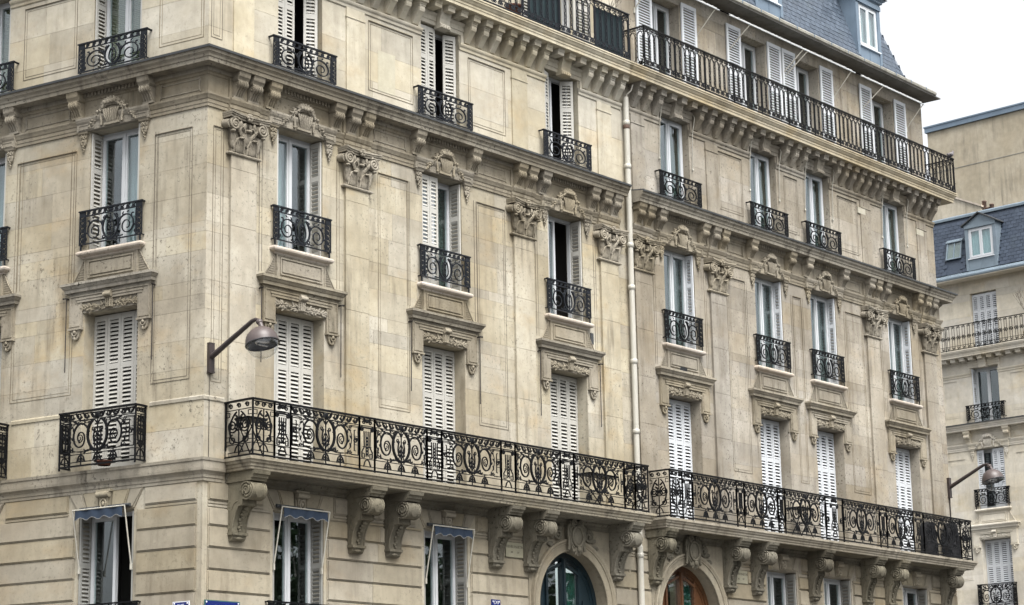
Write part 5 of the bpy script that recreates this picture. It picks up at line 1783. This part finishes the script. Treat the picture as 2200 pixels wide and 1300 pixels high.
def dormer(par, fr, c, zb, zt, yf, half, mat, gable, dep=1.2):
    """dormer: cheeks, front with an opening, head; window as its parts"""
    mb = MB()
    zs0, zs1 = zb + 0.42, zt - 0.16        # window opening
    a = half - 0.13
    mb.box(-half, -a, yf, yf + 0.10, zb, zt); mb.box(a, half, yf, yf + 0.10, zb, zt)
    mb.box(-a, a, yf, yf + 0.10, zb, zs0); mb.box(-a, a, yf, yf + 0.10, zs1, zt)
    for sx in (-1, 1):
        x0, x1 = sorted((sx * half, sx * (half - 0.04)))
        mb.box(x0, x1, yf + 0.10, yf + dep, zb, zt)
        mb.box(min(sx * half, sx * (half - 0.10)) - 0.004, max(sx * half, sx * (half - 0.10)) + 0.004, yf - 0.015, yf, zb, zs0 + 0.04)
    mb.box(-0.012, 0.012, yf - 0.008, yf, zb, zs0)
    mb.box(-half - 0.01, half + 0.01, yf - 0.03, yf, zs1 + 0.02, zt - 0.02)
    o = put(mb, 'dormer', mat, par, fr, c)
    if gable:
        g = MB()
        g.poly_y([(-half, zt), (half, zt), (0, zt + 0.33)], yf, yf + dep)
        sub(g, 'dormer_gable', mat, o)
        rf = MB()
        for sx in (-1, 1):
            rf.poly_y([(sx * (half + 0.10), zt - 0.05), (sx * (half + 0.10), zt - 0.01), (0, zt + 0.40), (0, zt + 0.35)], yf - 0.10, yf + dep)
        sub(rf, 'dormer_roof', 'lead', o)
    else:
        h_ = MB()
        h_.molding(-half, half, [(-yf + 0.0, zt - 0.01), (-yf + 0.02, zt + 0.03), (-yf + 0.06, zt + 0.05), (-yf + 0.065, zt + 0.09), (-yf + 0.12, zt + 0.12), (-yf + 0.125, zt + 0.15)], back=yf + dep)
        sub(h_, 'dormer_head', mat, o)
        h_ = MB(); h_.box(-half - 0.16, half + 0.16, yf - 0.16, yf + dep, zt + 0.15, zt + 0.17)
        sub(h_, 'dormer_roof', 'lead', o)
    f_ = MB()
    f_.frame(-a, a, zs0, zs1, 0.05, yf + 0.03, yf + 0.09)
    for sx in (-1, 1):
        p, q = sorted((sx * 0.003, sx * (a - 0.05)))
        f_.frame(p, q, zs0 + 0.05, zs1 - 0.05, 0.055, yf + 0.02, yf + 0.07)
    f_.box(-a - 0.03, a + 0.03, yf - 0.05, yf + 0.03, zs0 - 0.035, zs0 + 0.0)
    wn = sub(f_, 'dormer_window', 'shutter_white', o)
    # panes are parts of the dormer; curtains hang behind them
    for sx in (-1, 1):
        p, q = sorted((sx * 0.05, sx * (a - 0.10)))
        sub(MB().box(p, q, yf + 0.045, yf + 0.05, zs0 + 0.10, zs1 - 0.10), 'pane', 'glass', wn)
    cm = MB(); vs = []
    for k in range(33):
        xx = -a + 2 * a * k / 32
        if not gable and 0.30 < k / 32 - 0.45 < 0.42: xx = xx
        vs += [(xx, yf + 0.13 + 0.012 * math.sin(k * 1.4), zs0), (xx, yf + 0.13 + 0.012 * math.sin(k * 1.4), zs1)]
    cm.add(vs, [(2 * k, 2 * k + 2, 2 * k + 3, 2 * k + 1) for k in range(32)], True)
    sub(cm, 'curtain', 'curtain_aqua' if gable else 'curtain_white', wn)
    return o
dormer(second, FA, 22.32, 19.16, 20.85, 0.36, 0.58, 'zinc', False)
dormer(second, FA, 17.74, 19.16, 20.85, 0.36, 0.58, 'zinc', False)
dormer(far, FF, 0.40, 19.05, 20.72, 0.0, 0.62, 'zinc_far', True)
# roof light of the far house
def lean(mb, k=0.28, z0=19.62, y0=0.16):
    mb.v = [(x, y + y0 + (z - z0) * k, z) for x, y, z in mb.v]
    return mb
rl = put(lean(MB().frame(-1.12, -0.50, 19.62, 20.30, 0.045, -0.085, 0.0).box(-0.825, -0.795, -0.08, -0.03, 19.66, 20.26)), 'roof_light', 'zinc_far', far, FF)
sub(lean(MB().box(-1.08, -0.54, -0.06, -0.052, 19.66, 20.26)), 'pane', 'glass', rl)
sub(lean(MB().box(-1.08, -0.54, -0.02, -0.01, 19.66, 20.26)), 'blind', 'shutter_dark', rl)
sub(lean(MB().poly_x([(-0.12, 20.28), (-0.11, 20.34), (-0.02, 20.40), (0.02, 20.40), (0.02, 20.28)], -1.15, -0.47)), 'hood', 'zinc_far', rl)
put(MB().poly_x([(0.55, 21.20), (0.55, 21.28), (0.60, 21.33), (0.75, 21.33), (0.75, 21.20)], -6.0, 9.0), 'ridge_capping', 'zinc_far', far, FF)

# ------------------------------------------------------------------ ties and small iron on the walls
def rods(par, fr, c, lst):
    for sx in lst:
        mb = MB()
        x = sx * 0.93
        mb.tube([(x, -0.06, 9.80), (x, -0.055, 8.55)], 0.009, 5)
        mb.tube([(x, 0.0, 9.80), (x, -0.08, 9.80), (x + sx * 0.05, -0.09, 9.80)], 0.016, 5)
        put(mb, 'awning_rod', 'rust', par, fr, c)
for c in W: rods(corner, FA, c, (-1, 1))
rods(corner, FB, BC[0], (-1, 1))
# blind cords and vent grille
for c in V:
    for sx in (-1, 1):
        mb = MB()
        x = sx * 0.60
        mb.tube([(x, -0.10, 15.72), (x + 0.01, -0.12, 15.66), (x - sx * 0.01, -0.06, 15.3), (x, -0.03, 14.55)], 0.009, 4)
        mb.ell((x, -0.03, 14.52), (0.02, 0.02, 0.04), 6, 4)
        put(mb, 'blind_cord', 'awning_arm', second, FA, c)
mb = MB(); mb.box(13.02, 13.26, -0.062, -0.03, 10.06, 10.13)
g = put(mb, 'vent_grille', 'lead', second, FA)
mb = MB()
for k in range(5): mb.box(13.04 + 0.045 * k, 13.06 + 0.045 * k, -0.068, -0.06, 10.065, 10.125)
sub(mb, 'grille_bars', 'iron', g).location = (0, 0, 0)
mb = MB(); mb.box(10.07, 10.16, -0.02, 0.0, 10.18, 10.40); put(mb, 'vent_grille', 'lead', corner, FA)

# pigeon spikes along the ledges
def spikes(par, fr, x0, x1, y, z, h=0.09, step=0.035):
    mb = MB()
    n = int((x1 - x0) / step)
    rnd = random.Random(2)
    for i in range(n):
        x = x0 + step * i
        t = rnd.uniform(-0.04, 0.04)
        w_ = 0.0022
        mb.add([(x - w_, y, z), (x + w_, y, z), (x + t, y + t * 0.5, z + h)], [(0, 1, 2)])
    put(mb, 'pigeon_spikes', 'gutter', par, fr, kind='stuff')
spikes(corner, FA, 0.0, X1 - 0.4, -0.30, 13.552); spikes(corner, FB, -6.0, 0.2, -0.30, 13.552)
spikes(corner, FB, -6.0, -2.9, -0.08, 6.87); spikes(corner, FB, -1.05, 0.05, -0.08, 6.87)

# ------------------------------------------------------------------ things fixed to the houses
# rainwater pipe between the two houses
pipe = thing('downpipe', 'cream painted rainwater downpipe running down between the two houses', 'pipe', (11.36, -0.10, 0.0))
mb = MB(); mb.tube([(0, 0, 0.1), (0, 0, 6.3)], 0.062, 14); mb.tube([(0, 0, 6.45), (0, 0, 15.54)], 0.058, 14); mb.tube([(0, 0, 6.28), (0, 0.02, 6.36), (0, 0, 6.46)], 0.058, 14)
put(mb, 'pipe_shaft', 'pipe', pipe)
for z in (14.99, 14.06, 12.40, 11.52, 10.0, 8.58, 6.12):
    mb = MB(); mb.lathe([(0.060, z - 0.05), (0.070, z - 0.045), (0.073, z), (0.070, z + 0.045), (0.060, z + 0.05)], n=14)
    put(mb, 'collar', 'pipe', pipe)
mb = MB(); mb.lathe([(0.061, 14.86), (0.068, 14.87), (0.068, 14.95), (0.061, 14.96)], n=14); put(mb, 'rusty_sleeve', 'chimney', pipe, label='rust-stained pipe sleeve')
mb = MB(); mb.tube([(0, 0, 15.52), (0.01, -0.03, 15.60), (0.06, -0.10, 15.68), (0.07, -0.14, 15.80)], 0.016, 8); put(mb, 'spout', 'pipe', pipe)
mb = MB(); mb.tube([(-0.30, 0.04, 0.1), (-0.30, 0.04, 5.95)], 0.028, 8); put(mb, 'cable_duct', 'base', corner, FA, 11.42, -0.04)
mb = MB(); mb.tube([(0, -0.015, 6.85), (0.004, -0.012, 7.5), (0, -0.015, 8.21)], 0.0045, 4); put(mb, 'line_below_lamp', 'rust', corner, FA, 0.10)  # thin dark tube stands for the drip stain below the lamp
mb = MB(); mb.tube([(0, -0.015, 6.95), (0, -0.015, 8.45)], 0.016, 5); put(mb, 'line_below_lamp', 'rust', second, FA, 24.24)

def m_lamp():
    parts = {}
    mb = MB(); mb.box(-0.055, 0.055, -0.06, 0.0, -0.30, 0.17); mb.box(-0.06, 0.06, -0.066, 0.0, -0.315, -0.29); mb.box(-0.058, 0.058, -0.063, 0.0, 0.16, 0.175)
    parts['wall_plate'] = (mb, 'lamp_arm')
    mb = MB()
    pts = [(0, -0.05, -0.05), (0, -0.12, -0.02), (0, -0.5, 0.16), (0, -0.85, 0.325), (0, -0.98, 0.385), (0, -1.06, 0.40), (0, -1.13, 0.375)]
    for i in range(len(pts) - 1):
        a, b = pts[i], pts[i + 1]
    mb.tube(pts, 0.052, 8, r1=0.026)
    parts['arm'] = (mb, 'lamp_arm')
    mb = MB(); mb.ell((0, -1.14, 0.345), (0.055, 0.06, 0.05), 10, 6); mb.tube([(0, -1.15, 0.34), (0, -1.20, 0.24)], 0.04, 10)
    parts['knuckle'] = (mb, 'lamp')
    # shade: a dome cut by a tilted plane; the glass bowl closes the sphere below
    def cap(r, a0, a1, n=22, k=9, thick=None):
        q = MB(); vs = []
        for i in range(k + 1):
            th = a0 + (a1 - a0) * i / k
            for j in range(n):
                ph = 2 * PI * j / n
                vs.append(Vector((r * math.sin(th) * math.cos(ph), r * math.sin(th) * math.sin(ph), r * math.cos(th))))
        q.add(vs, [(i * n + j, i * n + (j + 1) % n, (i + 1) * n + (j + 1) % n, (i + 1) * n + j) for i in range(k) for j in range(n)], True)
        return q
    rot = Matrix.Rotation(R(-14), 3, 'X') @ Matrix.Rotation(R(0), 3, 'Y')
    C0 = Vector((0, -1.21, 0.0))
    def move(q):
        q.v = [tuple(C0 + rot @ Vector(v)) for v in q.v]
        return q
    parts['shade'] = (move(cap(0.268, 0.0, R(94))), 'lamp')
    ring = MB(); ring.tube([(0.268 * math.cos(2 * PI * j / 24), 0.268 * math.sin(2 * PI * j / 24), -0.02) for j in range(24)], 0.011, 5, closed=True)
    parts['rim'] = (move(ring), 'lamp_dark')
    ins = MB(); ins.lathe([(0.262, -0.012), (0.20, 0.03), (0.12, 0.08), (0.001, 0.10)], n=22)
    parts['reflector'] = (move(ins), 'lamp_dark')
    rf = MB(); rf.ell((0.0, 0.0, 0.02), (0.15, 0.11, 0.05), 14, 6); rf.tube([(-0.1, 0, -0.03), (0.1, 0, -0.03)], 0.022, 8)
    parts['bulb_housing'] = (move(rf), 'lamp_metal')
    parts['glass_bowl'] = (move(cap(0.258, R(96), PI - 0.01)), 'bowl')
    return parts
LP = m_lamp()
LPM = {k: (v[0].mesh(k), v[1]) for k, v in LP.items()}
def lamp(x, z, label):
    t = thing('wall_street_lamp', label, 'street lamp', (x, 0, z), 'domed street lamps on wall arms')
    for k, (me, mt) in LPM.items():
        put(me, k, mt, t)
lamp(0.11, 8.54, 'brown domed street lamp on the corner of the cream corner house')
lamp(24.24, 8.76, 'brown domed street lamp at the right end of the terrace house')

# blue window awnings, rolled up
def awning(fr, c, label):
    p = fr.w(c, -0.0, 0)
    t = thing('window_awning', label, 'awning', (p.x, p.y, 0), 'blue awnings over the lowest windows')
    t.rotation_euler = (0, 0, fr.rot)
    mb = MB(); n = 24; vs = []
    for i in range(n + 1):
        x = -0.50 + 1.0 * i / n
        y = -0.205 - 0.01 * math.sin(i * 0.9)
        zb = 6.055 - 0.022 * math.cos(i * 2 * PI / 6) 
        vs += [(x, y, zb), (x, y + 0.005, 6.20), (x, y + 0.008, zb), (x, y + 0.012, 6.20)]
    mb.add(vs, [(4 * i, 4 * i + 4, 4 * i + 5, 4 * i + 1) for i in range(n)] + [(4 * i + 2, 4 * i + 6, 4 * i + 7, 4 * i + 3) for i in range(n)], True)
    mb.add([(-0.50, -0.20, 6.205), (0.50, -0.20, 6.205), (0.50, -0.03, 6.245), (-0.50, -0.03, 6.245)], [(0, 1, 2, 3)])
    put(mb, 'valance', 'awning', t)
    tr = MB(); tr.tube([(vs[4 * i][0], vs[4 * i][1] - 0.002, vs[4 * i][2]) for i in range(n + 1)], 0.0045, 4); put(tr, 'piping', 'awning_trim', t)
    ro = MB(); ro.tube([(-0.53, -0.05, 6.235), (0.53, -0.05, 6.235)], 0.030, 8); put(ro, 'roller', 'lead', t)
    fb = MB(); fb.tube([(-0.55, -0.205, 6.205), (0.55, -0.205, 6.205)], 0.012, 6); put(fb, 'front_bar', 'awning_arm', t)
    for sx in (-1, 1):
        a = MB(); a.tube([(sx * 0.545, -0.205, 6.21), (sx * 0.545, -0.11, 5.73), (sx * 0.545, -0.015, 5.26)], 0.012, 6); a.box(sx * 0.545 - 0.015, sx * 0.545 + 0.015, -0.03, 0.0, 5.20, 5.30)
        put(a, 'arm', 'awning_arm', t)
awning(FA, 2.08, 'blue awning over the window right of the lowest corner scroll console')
awning(FA, 5.73, 'blue awning between the corner awning and the blue arched door')
awning(FB, -1.96, 'blue awning on the left facade, left of the corner')

# white roller awnings of the top balcony
def white_awning(x0, x1, feet, label):
    t = thing('roller_awning', label, 'awning', ((x0 + x1) / 2, 0.12, 0), 'rolled white awnings under the eave')
    ox = (x0 + x1) / 2
    mb = MB(); mb.tube([(x0 - ox, -0.42, 18.30), (x1 - ox, -0.42, 18.30)], 0.015, 8); put(mb, 'front_bar', 'shutter_white', t)
    mb = MB()
    n = int((x1 - x0) / 0.05); rnd = random.Random(1)
    pts = [(x0 - ox + 0.05 + (x1 - x0 - 0.1) * i / n, -0.375 + rnd.uniform(-0.006, 0.006), 18.345 + rnd.uniform(-0.008, 0.008)) for i in range(n + 1)]
    mb.tube(pts, 0.020, 6); put(mb, 'rolled_canvas', 'white_canvas', t)
    for xf, xw in feet:
        mb = MB(); mb.tube([(xf - ox, -0.42, 18.29), (xw - ox, 0.0, 17.69)], 0.013, 6); mb.box(xw - ox - 0.02, xw - ox + 0.02, -0.03, 0.0, 17.62, 17.74)
        put(mb, 'arm', 'awning_arm', t)
    for x in (x0 + 0.05, x1 - 0.05):
        mb = MB(); mb.tube([(x - ox, -0.40, 18.33), (x - ox, -0.05, 18.56), (x - ox, 0.0, 18.56)], 0.014, 6); put(mb, 'hanger', 'iron', t)
white_awning(12.0, 14.66, [(14.5, 14.32), (12.2, 12.05)], 'leftmost rolled white awning beside the downpipe top')
white_awning(15.05, 20.38, [(15.86, 15.56), (18.08, 17.76), (18.26, 17.90), (20.2, 20.03)], 'longest rolled white awning, over two pairs of white shutters')
white_awning(20.66, 23.72, [(21.7, 21.3), (23.65, 23.47)], 'rightmost rolled white awning under the roof corner')

# enamel signs and the architects' signatures
def text_mesh(s, size, depth=0.002):
    cu = bpy.data.curves.new('txt', 'FONT')
    cu.body = s; cu.size = size; cu.align_x = 'CENTER'; cu.align_y = 'CENTER'; cu.extrude = depth; cu.resolution_u = 2
    ob = bpy.data.objects.new('txt', cu)
    me = bpy.data.meshes.new_from_object(ob)
    bpy.data.objects.remove(ob)
    me.materials.clear(); me.materials.append(None)
    return me
def textput(s, size, name, mat, par, x, y, z):
    o = put(text_mesh(s, size), name, mat, par)
    o.location = (x, y, z); o.rotation_euler = (PI / 2, 0, 0)
    return o
def sign(name, label, fr, x, z, wd, h, face, edge, lines, group=None):
    p = fr.w(x, -0.032, z)
    t = thing(name, label, 'sign', (p.x, p.y, p.z), group)
    t.rotation_euler = (0, 0, fr.rot)
    put(MB().box(-wd / 2, wd / 2, -0.018, 0.0, -h / 2, h / 2), 'sign_edge', edge, t)
    put(MB().box(-wd / 2 + 0.014, wd / 2 - 0.014, -0.021, -0.017, -h / 2 + 0.014, h / 2 - 0.014), 'sign_face', face, t)
    for s, sz, dx, dz in lines:
        textput(s, sz, 'lettering', 'enamel_white', t, dx, -0.023, dz)
    for sx in (-1, 1):
        for sz in (-1, 1):
            mb = MB(); mb.ell((sx * (wd / 2 - 0.035), -0.022, sz * (h / 2 - 0.035)), (0.016, 0.006, 0.016), 8, 4)
            put(mb, 'screw', 'enamel_white', t)
    return t
sign('street_name_sign', 'small blue street sign with white border reading RUE, left of the corner', FB, -0.36, 4.48, 0.33, 0.30, 'enamel', 'enamel_white', [('RUE', 0.075, 0.0, 0.075)])
sign('street_name_sign', 'wide blue street sign with green edge, right of the corner', FA, 0.40, 4.43, 0.74, 0.42, 'enamel', 'enamel_green', [('JNTHV', 0.095, -0.02, 0.095)])
t = sign('plate_sign', 'tiny square blue plate reading C43, left of the blue arched door', FA, 7.02, 4.92, 0.24, 0.21, 'enamel', 'enamel', [('C43', 0.085, 0.0, 0.05)])
put(MB().box(-0.10, 0.10, -0.024, -0.02, -0.095, 0.0), 'lower_band', 'enamel_light', t)
def plaque(par, x0, x1, z0, z1):
    o = put(MB().box(x0, x1, -0.032, 0.0, z0, z1), 'signature_stone', 'plaque', par, FA)
    cx = (x0 + x1) / 2
    for s, sz, dx, dz in (('HENRI MARTIN', 0.072, 0.0, 0.055), ('ARCT.', 0.05, -0.09, -0.045), ('DPLG', 0.05, 0.09, -0.045)):
        if sz < 0.06:
            s = s[:2]
        q = textput(s, sz, 'lettering', 'incised', o, cx + dx, -0.0335, (z0 + z1) / 2 + dz)
plaque(corner, 7.345, 7.855, 5.825, 6.095)
plaque(second, 14.725, 15.215, 5.805, 6.075)

# ------------------------------------------------------------------ loose things on the balconies
mb = MB(); mb.lathe([(0.10, 0.0), (0.125, 0.055), (0.14, 0.058), (0.14, 0.075), (0.125, 0.077), (0.11, 0.06), (0.001, 0.06)], n=14)
p = FB.w(-1.93, -0.13, 6.90)
put(mb, 'flower_pot', 'terracotta', None, None, p.x, p.y, p.z, label='shallow terracotta pot standing behind the left facade balcony guard', cat='flower pot')
mb = MB(); mb.lathe([(0.11, 0.0), (0.15, 0.22), (0.17, 0.225), (0.17, 0.27), (0.15, 0.275), (0.13, 0.24), (0.001, 0.24)], n=14)
put(mb, 'flower_pot', 'terracotta', None, None, 7.66, -0.22, 16.20, label='large terracotta pot on the top balcony at the upper picture edge', cat='flower pot')

def screen(x0, x1, mat, label, h=0.86):
    t = thing('privacy_screen', label, 'privacy screen', ((x0 + x1) / 2, -0.40, 16.20), 'cloth screens tied behind the top railing')
    hw = (x1 - x0) / 2
    n = int((x1 - x0) / 0.06); vs = []
    for i in range(n + 1):
        x = -hw + 2 * hw * i / n
        vs += [(x, 0.008 * math.sin(i * 1.2), 0.0), (x, 0.008 * math.sin(i * 1.2 + 0.4), h)]
    mb = MB(); mb.add(vs, [(2 * i, 2 * i + 2, 2 * i + 3, 2 * i + 1) for i in range(n)], True)
    mb.add([(x, y + 0.006, z) for x, y, z in vs], [(2 * i, 2 * i + 1, 2 * i + 3, 2 * i + 2) for i in range(n)], True)
    put(mb, 'cloth', mat, t)
    mb = MB(); mb.tube([(-hw, 0.003, h), (hw, 0.003, h)], 0.008, 5); put(mb, 'hem', mat, t)
screen(7.86, 8.86, 'teal', 'dark teal cloth screen left of the white one on the top balcony')
screen(9.98, 10.92, 'teal', 'dark teal cloth screen at the right end of the corner house top balcony')
screen(8.92, 9.16, 'white_canvas', 'narrow white cloth screen between the teal ones on the top balcony')

def folding_table(x, y, z, wd, label):
    t = thing('folding_table', label, 'table', (x, y, z), 'folding iron tables on the second floor balcony')
    mb = MB(); mb.box(-wd / 2, wd / 2, -0.16, 0.16, 0.62, 0.645)
    for k in range(5): mb.box(-wd / 2 + 0.005, wd / 2 - 0.005, -0.155 + 0.064 * k, -0.11 + 0.064 * k, 0.645, 0.655)
    put(mb, 'table_top', 'iron', t)
    for y0 in (-0.13, 0.13):
        for sx in (-1, 1):
            mb = MB(); mb.tube([(-sx * wd * 0.42, y0, 0.0), (sx * wd * 0.42, y0, 0.62)], 0.011, 5); put(mb, 'leg', 'iron', t)
folding_table(0.68, -0.36, 6.87, 0.42, 'small black folding table behind the left end of the long balcony railing')
folding_table(9.75, -0.34, 6.87, 0.9, 'black folding table behind the railing above the blue arched door')
folding_table(17.0, -0.30, 6.88, 0.6, 'black folding table on the terrace house balcony')

def covered_chair(x, label, h):
    t = thing('covered_chairs', label, 'covered furniture', (x, -0.28, 6.875), 'black covered furniture at the balcony end')
    rnd = random.Random(int(x * 10)); mb = MB(); n = 12; k = 6; vs = []
    for i in range(k + 1):
        z = h * i / k
        for j in range(n):
            a = 2 * PI * j / n
            sq = 1 / max(abs(math.cos(a)), abs(math.sin(a))) ** 0.7
            f = (1.0 - 0.22 * (i / k) ** 2) * (1 + rnd.uniform(-0.05, 0.05))
            vs.append((0.25 * f * sq * math.cos(a), 0.17 * f * sq * math.sin(a), z))
    mb.add(vs, [(i * n + j, i * n + (j + 1) % n, (i + 1) * n + (j + 1) % n, (i + 1) * n + j) for i in range(k) for j in range(n)], True)
    mb.add(vs, [tuple(range(k * n, k * n + n))])
    put(mb, 'cover', 'black', t)
    mb = MB()
    for sx in (-1, 1):
        for sy in (-1, 1): mb.tube([(sx * 0.2, sy * 0.12, -0.005), (sx * 0.2, sy * 0.12, 0.1)], 0.012, 5)
    put(mb, 'legs', 'iron', t)
covered_chair(22.6, 'black covered furniture left of the last one on the terrace house balcony', 0.80)
covered_chair(23.7, 'black covered furniture at the far right end of the terrace house balcony', 0.86)

# pigeon on the top railing
t = thing('pigeon', 'small grey pigeon perched on the right end of the top railing', 'pigeon', (24.62, -0.47, 17.075))
secs = [(-0.17, 0.012, 0.10, 0.030), (-0.12, 0.02, 0.105, 0.034), (-0.06, 0.045, 0.115, 0.05), (0.0, 0.060, 0.13, 0.065), (0.05, 0.055, 0.15, 0.06), (0.085, 0.036, 0.185, 0.04), (0.10, 0.028, 0.215, 0.032), (0.118, 0.026, 0.235, 0.028), (0.14, 0.012, 0.235, 0.014), (0.165, 0.004, 0.228, 0.005)]
mb = MB(); n = 10; vs = []
for x, ry, z, rz_ in secs:
    for j in range(n):
        a = 2 * PI * j / n
        vs.append((x, ry * math.cos(a), z - 0.05 + rz_ * math.sin(a)))
mb.add(vs, [(i * n + j, i * n + (j + 1) % n, (i + 1) * n + (j + 1) % n, (i + 1) * n + j) for i in range(len(secs) - 1) for j in range(n)], True)
for sy in (-1, 1):
    mb.ell((-0.04, sy * 0.045, 0.075), (0.10, 0.02, 0.04), 8, 5)
    mb.tube([(0.01, sy * 0.02, 0.03), (0.015, sy * 0.02, 0.0), (0.035, sy * 0.022, 0.0)], 0.005, 4)
put(mb, 'body', 'pigeon', t)

# bare twigs on the top balcony and on the far balcony
def twigs(loc, h, label, seed):
    t = thing('bare_shrub', label, 'shrub', loc)
    rnd = random.Random(seed); mb = MB()
    def grow(p, d, L, r, lev):
        q = p + d * L
        mb.tube([p, (p + q) / 2 + Vector((rnd.uniform(-1, 1), rnd.uniform(-1, 1), 0)) * L * 0.06, q], r, 4, r1=r * 0.6)
        if lev:
            for _ in range(3):
                nd = (d + Vector((rnd.uniform(-0.8, 0.8), rnd.uniform(-0.5, 0.5), rnd.uniform(-0.1, 0.6)))).normalized()
                grow(q, nd, L * rnd.uniform(0.55, 0.8), r * 0.62, lev - 1)
    grow(Vector((0, 0, 0.2)), Vector((0, 0, 1)), h * 0.36, 0.016, 4)
    put(mb, 'branches', 'bark', t)
    mb = MB(); mb.lathe([(0.10, 0.0), (0.14, 0.22), (0.15, 0.25), (0.13, 0.25), (0.12, 0.22), (0.001, 0.22)], n=12)
    put(mb, 'pot', 'terracotta', t)
twigs((10.55, -0.16, 16.19), 1.5, 'bare twiggy potted shrub behind the top railing end beside the downpipe', 3)
p = FF.w(2.15, -0.28, 16.19)
twigs((p.x, p.y, p.z), 1.7, 'dark leafless potted shrub on the far house balcony at the picture edge', 8)

# ------------------------------------------------------------------ the blank wall and chimneys behind
bw = thing('blank_gable_house', 'tall blank rendered wall with blue zinc coping, behind the far slate roof', 'building', (56.1107, 14.7372, 0))
FG = Frame(56.1107, 14.7372, R(87.0) - PI)
mb = MB(); mb.box(-2.33, 16.0, 0.0, 10.0, 0.0, 28.72); put(mb, 'wall', 'render', bw, FG)
mb = MB(); mb.box(-2.40, 16.05, -0.10, 10.1, 28.72, 28.98); mb.box(-2.43, 16.05, -0.13, 10.1, 28.93, 28.99); put(mb, 'zinc_coping', 'zinc', bw, FG)
for x0, x1, za, zb in ((-2.33, 16.0, 26.9, 26.93),):
    put(MB().box(x0, x1, -0.012, 0.0, za, zb), 'render_joint', 'gutter', bw, FG)
ch = thing('chimney_gable', 'small rendered chimney gable with sloping white coping above the far slate roof', 'chimney', tuple(FF.w(-2.3, 4.0, -0.36)))
FC = Frame(FF.w(-2.3, 4.0).x, FF.w(-2.3, 4.0).y, FF.rot)
put(MB().poly_y([(-2.6, 19.0), (0.50, 19.0), (0.50, 22.93), (-2.6, 24.45)], 0.0, 0.5), 'gable_wall', 'render', ch, FC)
put(MB().poly_y([(-2.65, 24.49), (-2.65, 24.43), (0.56, 22.86), (0.56, 22.93)], -0.06, 0.56), 'coping', 'sill', ch, FC)
put(MB().box(0.5, 1.6, 0.05, 0.45, 19.0, 22.66), 'stack', 'chimney', ch, FC)
for x, zt in ((0.55, 23.12), (0.68, 22.84), (0.86, 22.94), (1.16, 22.76)):
    mb = MB(); mb.lathe([(0.085, 22.6), (0.08, zt - 0.05), (0.09, zt - 0.045), (0.09, zt), (0.06, zt)], c=(0, 0), n=12)
    put(mb, 'chimney_pot', 'chimney', ch, FC, x, 0.2)

# ------------------------------------------------------------------ ground (below the picture) and the trees across the street, seen in the panes
mb = MB(); mb.add([(-400, -400, 0), (500, -400, 0), (500, 500, 0), (-400, 500, 0)], [(0, 1, 2, 3)])
put(mb, 'street', 'asphalt', kind='structure', z=-0.14)
mb = MB(); mb.box(-4.0, 34.0, -4.2, 12.0, -0.135, 0.0)
put(mb, 'pavement', 'pave', kind='structure')

def m_crown(seed):
    rnd = random.Random(seed); mb = MB()
    clumps = []
    for k in range(46):
        a = rnd.uniform(0, 2 * PI); rr = 3.6 * math.sqrt(rnd.random()); z = rnd.uniform(-1, 1)
        f = math.sqrt(max(0.05, 1 - z * z * 0.8))
        clumps.append((Vector((rr * f * math.cos(a), rr * f * math.sin(a), 9.2 + 4.4 * z)), rnd.uniform(0.7, 1.5)))
    vs = []; fs = []
    for c, r in clumps:
        for i in range(150):
            d = Vector((rnd.gauss(0, 1), rnd.gauss(0, 1), rnd.gauss(0, 1))).normalized() * r * rnd.uniform(0.5, 1.0)
            p = c + d
            u = Vector((rnd.uniform(-1, 1), rnd.uniform(-1, 1), rnd.uniform(-1, 1))).normalized() * rnd.uniform(0.10, 0.19)
            v = u.cross(Vector((rnd.uniform(-1, 1), rnd.uniform(-1, 1), rnd.uniform(-1, 1)))).normalized() * rnd.uniform(0.08, 0.15)
            o = len(vs)
            vs += [p - u, p - v, p + u, p + v]
            fs.append((o, o + 1, o + 2, o + 3))
    mb.add(vs, fs)
    return mb
def m_trunk(seed):
    rnd = random.Random(seed); mb = MB()
    mb.tube([(0, 0, -0.14), (0.05, 0.02, 2.5), (0.0, 0.05, 5.0), (0.1, 0.0, 8.5)], 0.26, 8, r1=0.13)
    for k in range(8):
        a = k * 0.8; z = 4.4 + 0.5 * k
        mb.tube([(0.03, 0.03, z), (1.1 * math.cos(a), 1.1 * math.sin(a), z + 1.2), (2.3 * math.cos(a + 0.2), 2.3 * math.sin(a + 0.2), z + 2.4)], 0.10, 6, r1=0.03)
    return mb
cr = [m_crown(k).mesh('crown') for k in (1, 2)]
tk = m_trunk(1).mesh('trunk')
TL = ['street tree nearest the camera, mirrored in the corner house panes', 'second street tree, mirrored in the panes beside the corner awning', 'third street tree, mirrored in the pane left of the blue door', 'fourth street tree, mirrored in the blue arched door',
      'fifth street tree, mirrored in the wooden arched door', 'sixth street tree, mirrored in the terrace house lowest panes', 'last street tree of the row across the street']
for k, (x, y) in enumerate(((8, -19.5), (16, -18.5), (24, -19), (32, -18.5), (40.5, -19), (49, -18), (58, -19))):
    t = thing('street_tree', TL[k], 'tree', (x, y, 0), 'trees across the street')
    t.rotation_euler = (0, 0, k * 1.3)
    put(tk, 'trunk', 'bark', t)
    put(cr[k % 2], 'crown', 'leaf', t)
